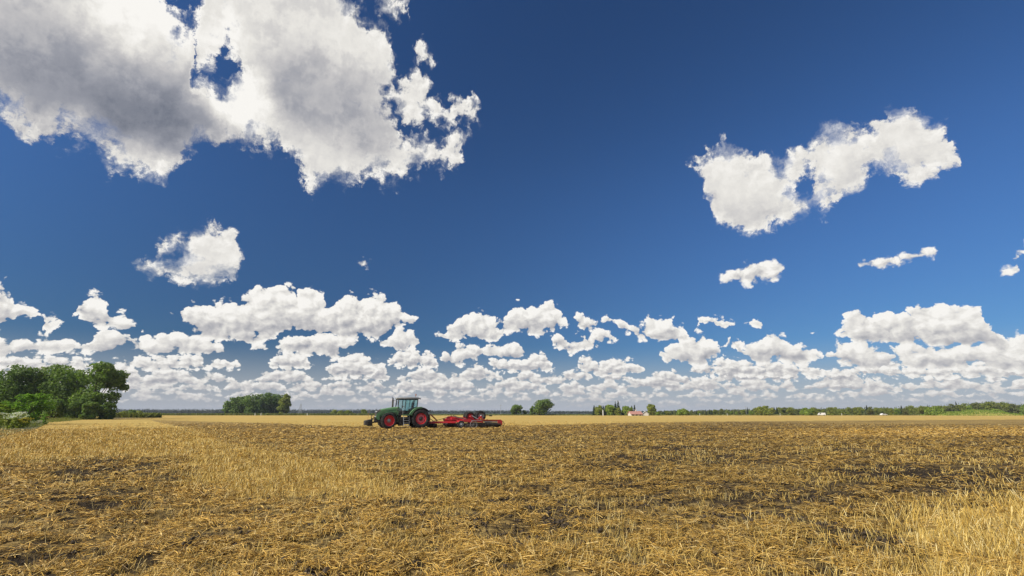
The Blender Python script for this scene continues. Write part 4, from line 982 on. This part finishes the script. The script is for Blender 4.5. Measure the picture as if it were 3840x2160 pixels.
hn = fbm(pts[:, 0]*.35, pts[:, 1]*.35, 3, 5); fr_ = np.clip((pts[:, 0]+58)/-10.0+.3, .12, 1.0)
v = blades(pts, .5, .05, rv); v[2::4, 2] *= np.clip(hn*2.2-.2, .2, 1.5)*fr_; v[3::4, 2] *= np.clip(hn*2.2-.2, .2, 1.5)*fr_
t = np.repeat(np.clip(rv.rand(len(pts))*.6+hn*.5, 0, 1), 4)
tag(link('verge_grass', quick_mesh('verge_grass', v, np.arange(len(v)), 4, [L_olive], np.stack([t, t, t, t*0+1], -1))), 'rough green and yellow grass on the verge in the left corner', 'grass', kind='stuff')
# tall weeds with white flower heads, and yellow ones
def weed(name, px, Y, H, label, mat, seed, group):
    e = tag(empty(name, spot(px, Y), 0), label, 'wildflower', group); r = random.Random(seed); m = MB(); hd = []
    lv = []
    for i in range(5):
        a = r.uniform(0, 6.283); d = r.uniform(.1, .55)*H*.6; q = Vector((d*math.cos(a), d*math.sin(a), H*r.uniform(.7, 1.05))); m.tube([(0, 0, 0), q*.5+Vector((0, 0, .1)), q], .016, 4, .008, cap=False)
        hd.append(q)
        for k in range(24): t = r.random(); lv.append(q*t+Vector((r.gauss(0, .1), r.gauss(0, .1), 0)))
    m.build('stem', L_mid, e)
    c = np.repeat(np.array([list(q) for q in hd]), 14, axis=0); rr = np.random.RandomState(seed); c = c+rr.randn(len(c), 3)*np.array([.09, .09, .03])
    def cards(c, s):
        d = rr.randn(len(c), 3); d /= np.linalg.norm(d, axis=1)[:, None]; b = np.cross(d, rr.randn(len(c), 3)); b /= np.linalg.norm(b, axis=1)[:, None]
        v = np.stack([c-d*s, c+b*s, c+d*s, c-b*s], 1).reshape(-1, 3); t = np.repeat(rr.rand(len(c)), 4); return v, np.stack([t, t, t, t*0+1], -1)
    for hq in hd:
        v, t = cards(np.array([list(hq)]*16)+rr.randn(16, 3)*np.array([.12, .12, .03]), .075); link('flower_head', quick_mesh('flower_head', v, np.arange(len(v)), 4, [mat], t), e)
    v, t = cards(np.array([list(q) for q in lv]), .11); link('leaves', quick_mesh('leaves', v, np.arange(len(v)), 4, [L_mid], t), e)
rr_ = random.Random(3)
for i in range(22):
    px = rr_.uniform(-30, 66); weed('white_wildflower', px, rr_.uniform(56, 76) if px < 50 else rr_.uniform(68, 78), rr_.uniform(1.2, 1.75), 'tall weed with flat white flower heads on the verge at the left edge', L_petal, i, 'white wildflowers on the left verge')
for i in range(9): weed('yellow_wildflower', rr_.uniform(44, 74), rr_.uniform(60, 74), rr_.uniform(.7, 1.15), 'yellow flowering weed right of the white flowers on the left verge', L_yel, 60+i, 'yellow wildflowers on the left verge')

# pale track along the foot of the left trees and grass margins round the field
def strip(name, pts, w, mat, z, label=None):
    m = MB(); n = len(pts)
    vs = [(x, y, z) for x, y in pts]+[(x, y+w, z) for x, y in pts]
    m.add(vs, [(i, i+1, n+i+1, n+i) for i in range(n-1)]); return tag(m.build(name, mat), kind='structure')
mT, gT, bT, oT = new_mat('track_dirt'); gT.link(gT.ramp(gT.noise(gT.n('ShaderNodeNewGeometry').outputs['Position'], .6, 4, .6), [(.3, (.36, .27, .15)), (.7, (.55, .44, .28))]), bT.inputs['Base Color']); bT.inputs['Roughness'].default_value = .95
strip('dirt_track', [ground(-700, 1052), ground(0, 1053), ground(150, 1053), ground(300, 1052.2), ground(420, 1050.5), ground(520, 1049)], 14, mT, .05)
mM, gM, bM, oM = new_mat('margin_grass'); gM.link(gM.ramp(gM.noise(gM.n('ShaderNodeNewGeometry').outputs['Position'], .25, 4, .6), [(.3, (.035, .055, .018)), (.7, (.10, .12, .04))]), bM.inputs['Base Color']); bM.inputs['Roughness'].default_value = .95
strip('field_margin', [at_dist(px, 395) for px in (-800, 0, 300, 600, 960)], 1400, mM, .06)
strip('field_margin', [at_dist(px, Y) for px, Y in ((960, 396), (1300, 400), (1700, 396), (2100, 396), (2700, 392), (3400, 390))], 1400, mM, .09)
def fringe(name, pts, n, H, wd, mat, label, seed):
    r = np.random.RandomState(seed); P = np.array(pts, float); t = r.rand(n)*(len(P)-1); i = t.astype(int); f = (t-i)[:, None]
    q = P[i]*(1-f)+P[i+1]*f; q[:, 1] += r.rand(n)*10; v = blades(q, H, wd, r, .5); tt = np.repeat(r.rand(n), 4)
    return tag(link(name, quick_mesh(name, v, np.arange(len(v)), 4, [mat], np.stack([tt, tt, tt, tt*0+1], -1))), label, 'grass', kind='stuff')
fringe('margin_grass', [at_dist(px, 390) for px in (300, 600, 960)], 9000, 1.3, .8, L_olive, 'dark green strip of tall grass along the far edge of the field, left of the tractor', 1)
fringe('margin_grass', [at_dist(px, 392) for px in (960, 1500, 2000, 2650)], 14000, .8, .8, L_olive, 'strip of grass along the far edge of the field, right of the tractor', 2)
fringe('bank_grass', [at_dist(px, 190) for px in (280, 318, 362)], 3500, 1.5, .5, L_olive, 'dark grassy bank at the foot of the left trees, running right to a point', 3)

# clump of trees left of the tractor
for i, (px, yt, w_, Y, mt, lab) in enumerate([
    (588, 1000, 54, 420, L_dark, 'leftmost tree of the round clump left of the tractor'), (613, 996, 56, 436, L_dark, 'second tree from the left in the round clump left of the tractor'),
    (640, 991, 60, 424, L_dark, 'third tree of the round clump left of the tractor, with broad crown'), (668, 987, 54, 430, L_dark, 'tallest tree of the round clump left of the tractor'),
    (692, 991, 52, 440, L_dark, 'tree right of the tallest in the clump left of the tractor'), (713, 991, 30, 420, L_mid, 'narrow rightmost tree of the round clump left of the tractor')]):
    H = height_for(px, yt, Y); tree('broadleaf_tree', spot(px, Y), wid(w_, Y), H, mt, lab, n=5600, size=1.2, nl=30, seed=60+i, low=0.0)
tree('bush', spot(570, 415), wid(26, 415), height_for(570, 1018, 415), L_dark, 'low bush at the left foot of the round clump', cat='bush', n=1200, size=1.0, nl=10, seed=71, low=0)
for i, (px, yt, w_, lab) in enumerate([(841, 1031, 20, 'round bush left of the tractor, first of the low row'), (858, 1033, 22, 'low bush in the middle of the row left of the tractor'), (876, 1032, 20, 'bush of the low row nearest to the tractor'), (915, 1030, 18, 'bush just behind the front weight of the tractor')]):
    tree('bush', spot(px, 420), wid(w_, 420), height_for(px, yt, 420), L_mid, lab, cat='bush', n=700, size=1.1, nl=8, seed=80+i, low=0)

# distant woods: one mass each
def wood(name, px0, px1, Y, yt, n, mat, label, seed, con=.7, depth=150, var=3.0, size=3.0, cards=46, wob=0.0):
    r = np.random.RandomState(seed); vs = []; ts = []
    for i in range(n):
        px = px0+(px1-px0)*(i+r.rand())/n; Yy = Y+depth*r.rand()**1.5; x, y = at_dist(px, Yy)
        t_ = yt if not isinstance(yt, list) else float(np.interp(px, [q[0] for q in yt], [q[1] for q in yt]))
        H = height_for(px, t_+(r.rand()**2)*var, Y)*(1+(Yy-Y)/Y*.8)
        if H < 2: H = 2
        nn = cards; u = r.rand(nn); a = r.rand(nn)*6.283
        if r.rand() < con: z = (1-np.sqrt(u)); rad = (1-z)*H*.16*(.5+.6*r.rand(nn)); top = H*1.04
        else: z = .08+.84*u; rad = np.sin(np.pi*np.clip(z, .05, .98))**.5*H*.24*np.sqrt(r.rand(nn)); top = H*.92
        c = np.stack([x+rad*np.cos(a), y+rad*np.sin(a), z*top], -1)
        d = r.randn(nn, 3); d /= np.linalg.norm(d, axis=1)[:, None]; b = np.cross(d, r.randn(nn, 3)); b /= np.linalg.norm(b, axis=1)[:, None]
        s = size*(.35+.5*r.rand(nn))[:, None]*(1.15-.75*z[:, None])
        vs.append(np.stack([c-d*s*.5, c+b*s*.4, c+d*s*.5, c-b*s*.4], 1).reshape(-1, 3)); ts.append(np.repeat(np.clip(r.rand()*.5+r.rand(nn)*.5, 0, 1), 4))
    v = np.vstack(vs); t = np.concatenate(ts); v[:, 2] = np.maximum(v[:, 2], .05)
    return tag(link(name, quick_mesh(name, v, np.arange(len(v)), 4, [mat], np.stack([t, t, t, t*0+1], -1))), label, 'wood', kind='stuff')
wood('distant_wood', -40, 590, 1150, 1027.5, 520, L_far, 'bluish far-off wood behind the left trees and the round clump', 1, con=.75, size=5)
wood('distant_wood', 700, 1010, 1250, 1028, 300, L_far, 'dark far-off pine wood on the horizon behind the tractor front', 2, con=.85, size=5)
wood('distant_wood', 1010, 1330, 1300, 1030.5, 300, L_far, 'dark far-off pine wood on the horizon above the red harrow', 3, con=.8, size=5)
wood('distant_wood', 1320, 1700, 1200, 1032.5, 320, L_far, 'low far-off wood on the horizon behind the farmstead trees', 4, con=.4, size=5)
# broad hilly wood behind the right-hand tree belt
TOPS = [(1640, 1032), (1750, 1030.5), (1830, 1028), (1900, 1027), (2000, 1026), (2150, 1024), (2300, 1022), (2360, 1018), (2420, 1014), (2480, 1010), (2530, 1012), (2600, 1014), (2800, 1010)]
wood('mixed_wood', 1640, 2760, 560, TOPS, 560, L_olive, 'mixed green wood rising towards the right edge behind the front row of trees', 5, con=.5, size=3.4, cards=90, var=5)

# two lone trees right of the harrow
def fan_tree(px, yt, w_, Y, lab, seed, gap=.30):
    H = height_for(px, yt, Y); W = wid(w_, Y); return tree('broadleaf_tree', spot(px, Y), W, H, L_dark, lab, n=4200, size=1.05, nl=20, seed=seed, gap=gap, low=.12, fill=.25)
fan_tree(1300, 1018, 30, 400, 'smaller of the two dark round trees right of the harrow', 91)
fan_tree(1365, 1004.5, 54, 395, 'larger dark round tree right of the harrow', 92); tree('bush', spot(1339, 398), wid(18, 398), height_for(1339, 1022, 398), L_dark, 'small dark bush leaning against the larger lone tree', cat='bush', n=800, size=.9, nl=8, seed=93, low=0)
tree('bush', spot(1320, 402), wid(14, 402), height_for(1320, 1032, 402), L_dark, 'low dark bush between the two lone trees', cat='bush', n=400, size=.9, nl=6, seed=94, low=0)

# farmstead
Yf = 380
for i, (px, yt, w_, lab) in enumerate([(1495, 1018, 11, 'slim spruce at the left end of the farm trees'), (1518, 1019, 9, 'spruce beside the white chimney post'), (1523, 1019, 7, 'thin spruce between the white post and the big farm tree'), (1556, 1005, 18, 'tallest spruce of the farmstead, two-pointed'),
     (1549, 1008, 13, 'second tall spruce leaning on the big farm tree'), (1568, 1020, 8, 'small spruce right of the tallest spruce'), (1590, 1019, 8, 'spruce left of the red roof'), (1597, 1017, 8, 'spruce just above the red roof'), (1502, 1021, 10, 'second spruce from the left at the farm')]):
    conifer('spruce', spot(px, Yf+6+i), wid(w_, Yf), height_for(px, yt, Yf), lab, n=1300, size=1.3, seed=100+i)
for i, (px, yt, w_, mt, lab) in enumerate([(1508, 1020, 24, L_mid, 'green tree among the leftmost farm spruces'), (1536, 1019, 32, L_light, 'big bright green tree at the farm left of the tallest spruce'), (1578, 1022, 26, L_light, 'bright green tree between the spruces and the red roof'),
     (1638, 1017, 28, L_mid, 'single round green tree right of the red roofed house'), (1555, 1026, 16, L_mid, 'low tree at the foot of the tallest spruce'), (1654, 1037, 12, L_light, 'small yellow green bush right of the single round tree')]):
    tree('farm_tree' if px != 1654 else 'bush', spot(px, Yf-2-i), wid(w_, Yf), height_for(px, yt, Yf), mt, lab, cat='tree' if px != 1654 else 'bush', n=2300, size=.95, nl=16, seed=120+i, low=0)
M_rooft = paint('red_roof_tiles', (0.50, 0.24, 0.19), 0.7, 0.3, scale=.8); M_wallw = paint('cream_render', (0.62, 0.58, 0.52), 0.8, 0.2, scale=.8); M_win = paint('dark_window', (0.03, 0.035, 0.04), 0.15, 0.0, spec=.8)
def house(px, Y, L, D, hw, hr_, label, rz=0, wallm=M_wallw, roofm=M_rooft, nwin=4, name='house', chim=True):
    e = tag(empty(name, spot(px, Y), rz), label, 'house'); m = MB()
    m.add([(-L/2, -D/2, 0), (L/2, -D/2, 0), (L/2, D/2, 0), (-L/2, D/2, 0), (-L/2, -D/2, hw), (L/2, -D/2, hw), (L/2, D/2, hw), (-L/2, D/2, hw), (-L/2, 0, hr_-.15), (L/2, 0, hr_-.15)],
          [(0, 1, 5, 4), (2, 3, 7, 6), (1, 2, 6, 9, 5), (3, 0, 4, 8, 7)]); m.build('wall', wallm, e)
    m = MB(); o = .5
    for s in (1, -1): m.add([(-L/2-o, s*(D/2+o), hw-.25), (L/2+o, s*(D/2+o), hw-.25), (L/2+o, 0, hr_), (-L/2-o, 0, hr_), (-L/2-o, s*(D/2+o), hw-.05), (L/2+o, s*(D/2+o), hw-.05), (L/2+o, 0, hr_+.2), (-L/2-o, 0, hr_+.2)], [(0, 1, 2, 3), (4, 5, 6, 7), (0, 1, 5, 4), (0, 3, 7, 4), (1, 2, 6, 5)])
    rf = m.build('roof', roofm, e)
    if chim: m = MB(); m.box((L*.1, .3, hr_+.6), (.7, .7, 1.4)); m.build('chimney', M_wallw, rf)
    for i in range(nwin):
        m = MB(); m.box((-L/2+L*(i+.5)/nwin, -D/2-.03, hw*.55), (1.1, .08, 1.2)); m.build('window', M_win, e)
house(1597, 352, 7.4, 7, 1.1, 2.7, 'low red roofed farmhouse half hidden in front of the farm trees', R(6), nwin=3, chim=True)
house(1623, 356, 2.2, 4, 1.0, 2.8, 'small white gabled shed right of the red roofed house', R(80), roofm=M_white, nwin=1, chim=False, name='shed')
def post(name, px, yt, Y, r, mat, label, cat, group=None):
    e = tag(empty(name, spot(px, Y), 0), label, cat, group); m = MB(); H = height_for(px, yt, Y); m.tube([(0, 0, 0), (0, 0, H)], r, 8, r*.6)
    m.build('pole', mat, e); m = MB(); m.box((0, 0, H*.94), (r*9, r*1.2, r*1.6)); m.build('crossarm', mat, e)
    for s in (-1, 1): m = MB(); m.lathe([(r*.5, 0), (r*.7, r), (r*.3, r*2), (.001, r*2)], (s*r*3.8, 0, H*.94+r*.8), 8, 'Z'); m.build('insulator', M_white, e)
    return e
post('utility_pole', 1259.5, 1018, 430, .17, M_grey, 'grey power pole standing above the horizon right of the harrow', 'pole')
post('utility_pole', 1877, 1022, 400, .13, M_grey, 'pale pole in front of the tree belt right of the farmstead', 'pole')
post('utility_pole', 2347, 1023, 385, .13, M_grey, 'pale pole by the white car at the far right', 'pole')
e = tag(empty('silo_post', spot(1517, 360), 0), 'thick short white post among the leftmost farm spruces', 'post'); m = MB(); m.tube([(0, 0, 0), (0, 0, 3.6)], .28, 12); m.build('shaft', M_white, e); m = MB(); m.lathe([(.35, 0), (.3, .2), (.001, .4)], (0, 0, 3.6), 12, 'Z'); m.build('cap', M_grey, e)
# lattice mast
H = height_for(755, 1015.5, 600); e = tag(empty('lattice_mast', spot(755, 600), 0), 'thin lattice mast on the horizon right of the round clump', 'mast'); m = MB()
for sx, sy in ((1, 1), (1, -1), (-1, 1), (-1, -1)): m.beam((sx*1.9, sy*1.9, 0), (sx*.25, sy*.25, H), .16)
for k in range(9):
    z = H*k/9; q = 1.9-1.65*k/9; z2 = H*(k+1)/9; q2 = 1.9-1.65*(k+1)/9
    for s in (1, -1): m.beam((-q, s*q, z), (q2, s*q2, z2), .1); m.beam((s*q, -q, z), (s*q2, q2, z2), .1)
m.build('frame', M_grey, e); m = MB(); m.tube([(0, 0, H), (0, 0, H+2.2)], .09, 6); m.build('tip', M_grey, e)
for px, lab in ((642, 'left one of two short white stakes in front of the round clump'), (657, 'right one of two short white stakes in front of the round clump'), (773, 'short white stake right of the lattice mast')):
    e = tag(empty('marker_stake', spot(px, 380), 0), lab, 'stake'); m = MB(); m.box((0, 0, .9), (.32, .12, 1.8), None, .04); m.build('stake', M_white, e); m = MB(); m.box((0, -.07, 1.5), (.34, .03, .25)); m.build('band', M_grey, e)
rr_ = random.Random(9)
for px, lab in ((1760, 'short pale post at the field edge right of the single round farm tree'), (1829, 'short pale post at the field edge, left of the tall pale pole'), (1962, 'short pale post at the field edge, right of the broad crowned belt tree'), (2117, 'short pale post at the field edge, right of the white van'), (2362, 'short pale post at the left foot of the grassy mound')):
    e = tag(empty('marker_post', spot(px, 375), 0), lab, 'post', 'short pale posts along the far field edge'); m = MB(); m.box((0, 0, .8), (.22, .14, 1.6), None, .03); m.build('post', M_white, e)
# front row of the tree belt on the right
PX = 1672.0; protos = {}; k = 0
kinds = [('round', L_mid, 'rounded green tree in the belt along the far right of the field', 'green trees of the right-hand belt'), ('light', L_light, 'yellow green tree in the belt along the far right of the field', 'yellow green trees of the right-hand belt'),
         ('pine', L_con, 'dark pointed conifer rising from the belt along the far right of the field', 'conifers of the right-hand belt'), ('olive', L_olive, 'dull olive green tree in the belt along the far right of the field', 'olive trees of the right-hand belt')]
def proto(kind, v):
    key = (kind, v)
    if key in protos: return copy_tree(protos[key])
    mt = {q[0]: q[1] for q in kinds}[kind]
    if kind == 'pine': o = conifer('pine_tree', (0, 0, 0), .36, 1.0, 'x', n=900, size=.09, seed=200+v, bare=.12)
    else:
        o = empty('belt_tree', (0, 0, 0)); lb = round_lobes(.92, 1.0, 14, 210+v, 0.0); crown_obj(lb, 1700, .085, mt, o, seed=220+v, fill=.35, zlim=.005); trunk_obj(.75, .03, lb, o, 230+v)
    protos[key] = o; return o
belt = []
rr_ = random.Random(21)
while PX < 2640:
    top = float(np.interp(PX, [q[0] for q in TOPS], [q[1] for q in TOPS]))
    u = rr_.random(); kd = 'pine' if u < .22 else ('light' if u < .40 else ('olive' if u < .56 else 'round'))
    Y = rr_.uniform(385, 425) if PX < 2330 else rr_.uniform(420, 470)
    yt = top+rr_.uniform(-2.5, 6) if kd != 'pine' else top+rr_.uniform(-4, 3)
    if kd == 'light': yt = min(1035, yt+5)
    H = height_for(PX, yt, Y); o = proto(kd, rr_.randint(0, 3)); o.location = spot(PX, Y); o.rotation_euler = (0, 0, rr_.uniform(0, 6.28)); sx = H*rr_.uniform(.85, 1.35); o.scale = (sx, sx, H)
    belt.append((PX, kd, o)); PX += rr_.uniform(9, 17) if kd != 'pine' else rr_.uniform(5, 9)
MARKS = [(1600, 'the single round farm tree'), (1925, 'the broad crowned belt tree'), (2066, 'the white van'), (2222, 'the white car'), (2350, 'the bright yellow green belt tree'), (2460, 'the middle of the grassy mound')]
ORD = ['first', 'second', 'third', 'fourth', 'fifth', 'sixth', 'seventh', 'eighth', 'ninth', 'tenth', 'eleventh', 'twelfth', 'thirteenth', 'fourteenth', 'fifteenth', 'sixteenth']
KN = dict(round='rounded green tree', light='yellow green tree', pine='dark pointed conifer', olive='dull olive green tree'); cnt = {}
for px_, kd, o in sorted(belt, key=lambda q: q[0]):
    mk = [m_ for m_ in MARKS if m_[0] < px_][-1]; i = cnt[(mk[0], kd)] = cnt.get((mk[0], kd), 0)+1
    tag(o, '%s %s of the belt, right of %s' % (ORD[min(i, 16)-1], KN[kd], mk[1]), 'tree', 'trees of the right-hand belt')
for i, (px, yt, w_, mt, lab) in enumerate([(1925, 1021, 40, L_mid, 'broad crowned pine-like tree standing out of the belt above the others, right of centre'), (2522-12, 1030, 30, L_light, 'bright round bush on the right part of the grassy mound'),
     (2350, 1023, 44, L_light, 'large bright yellow green tree left of the grassy mound'), (1717, 1030, 30, L_light, 'bright yellow green tree near the left end of the belt'), (2030, 1026, 30, L_light, 'light green bush group beside the small white van')]):
    tree('belt_tree', spot(px, 378), wid(w_, 378), height_for(px, yt, 378), mt, lab, n=2200, size=.95, nl=14, seed=250+i, low=0)
# grassy mound
mo = MB(); gxn, gyn = 60, 12; x0, x1 = at_dist(2362, 372)[0], at_dist(2564, 372)[0]; hs_ = []
for j in range(gyn+1):
    for i in range(gxn+1):
        u = i/gxn; w = j/gyn; h = (math.sin(math.pi*u)**.5)*(math.sin(math.pi*w)**.6)*(2.6+1.0*math.exp(-((u-.62)/.16)**2)+.9*mnoise.noise(Vector((u*9, w*2, 3)))+.5*mnoise.noise(Vector((u*25, w*5, 1))))
        hs_.append((x0+(x1-x0)*u, 366+24*w, max(0, h)-.02))
mo.add(hs_, [(j*(gxn+1)+i, j*(gxn+1)+i+1, (j+1)*(gxn+1)+i+1, (j+1)*(gxn+1)+i) for j in range(gyn) for i in range(gxn)], True)
mG, gG, bG, oG = new_mat('mound_grass'); gG.link(gG.ramp(gG.noise(gG.n('ShaderNodeNewGeometry').outputs['Position'], .22, 5, .65), [(.32, (.16, .18, .03)), (.5, (.34, .33, .06)), (.68, (.46, .34, .10))]), bG.inputs['Base Color']); bG.inputs['Roughness'].default_value = .95
tag(mo.build('grassy_mound', mG), kind='structure')
hsA = np.array(hs_); kk = rv.choice(len(hsA), 5000); pm = hsA[kk]+np.stack([rv.uniform(-.4, .4, 5000), rv.uniform(-.9, .9, 5000), np.zeros(5000)], -1)
v = blades(pm[:, :2], .8, .5, rv, .5); v[:, 2] += np.repeat(pm[:, 2], 4)-.1; t = np.repeat(rv.rand(5000), 4)
tag(link('mound_grass', quick_mesh('mound_grass', v, np.arange(len(v)), 4, [L_light], np.stack([t, t, t, t*0+1], -1))), 'long yellow green grass covering the mound at the far right', 'grass', kind='stuff')
# white car and small van on the road behind the field
def vehicle(name, px, Y, prof, glassp, wx, W, label, cat, rz):
    e = tag(empty(name, spot(px, Y), rz), label, cat); m = MB(); m.prism(prof, -W/2, W/2); m.build('body', M_white, e)
    for sgn in (1, -1): m = MB(); m.prism(glassp, sgn*(W/2+.003), sgn*(W/2+.02)); m.build('window', M_win, e)
    for x in wx:
        for sgn in (1, -1):
            m = MB(); m.lathe([(.12, -.1), (.33, -.1), (.34, 0), (.33, .1), (.12, .1)], (x, sgn*(W/2-.08), .34), 18); w_ = m.build('wheel', M_rubber, e)
            m = MB(); m.lathe([(.2, sgn*.105), (.12, sgn*.11), (.001, sgn*.115)], (x, sgn*(W/2-.08), .34), 12); m.build('rim', M_steel, w_)
    m = MB(); m.box((prof[0][0]+.02, 0, .72), (.06, W*.8, .14)); m.build('headlight', M_lens, e)
vehicle('parked_car', 2222, 368, [(2.2, .35), (2.25, .75), (1.35, .98), (.75, 1.45), (-1.1, 1.48), (-1.9, 1.0), (-2.2, .92), (-2.2, .35)], [(1.15, .98), (.7, 1.38), (-1.05, 1.40), (-1.6, 1.0)], (1.4, -1.35), 1.8, 'white car parked in front of the trees at the far right', 'car', R(12))
vehicle('parked_van', 2066, 372, [(2.3, .35), (2.35, .95), (1.8, 1.15), (1.3, 1.85), (-2.3, 1.9), (-2.35, .35)], [(1.65, 1.15), (1.25, 1.7), (.5, 1.72), (.5, 1.15)], (1.5, -1.5), 1.8, 'small white van parked in front of the tree belt', 'van', R(170))

# air: a thin even haze over the whole plain
hz = bpy.data.materials.new('haze'); hz.use_nodes = True; hz.node_tree.nodes.clear(); gh = G(hz.node_tree)
pv_ = gh.n('ShaderNodeVolumePrincipled'); pv_.inputs['Color'].default_value = (.80, .87, 1.0, 1); pv_.inputs['Density'].default_value = HAZE; pv_.inputs['Anisotropy'].default_value = .0
ho = gh.n('ShaderNodeOutputMaterial'); gh.link(pv_.outputs[0], ho.inputs['Volume'])
m = MB(); m.box((0, 0, 20.5), (12400, 12400, 45)); tag(m.build('haze', hz), kind='stuff')
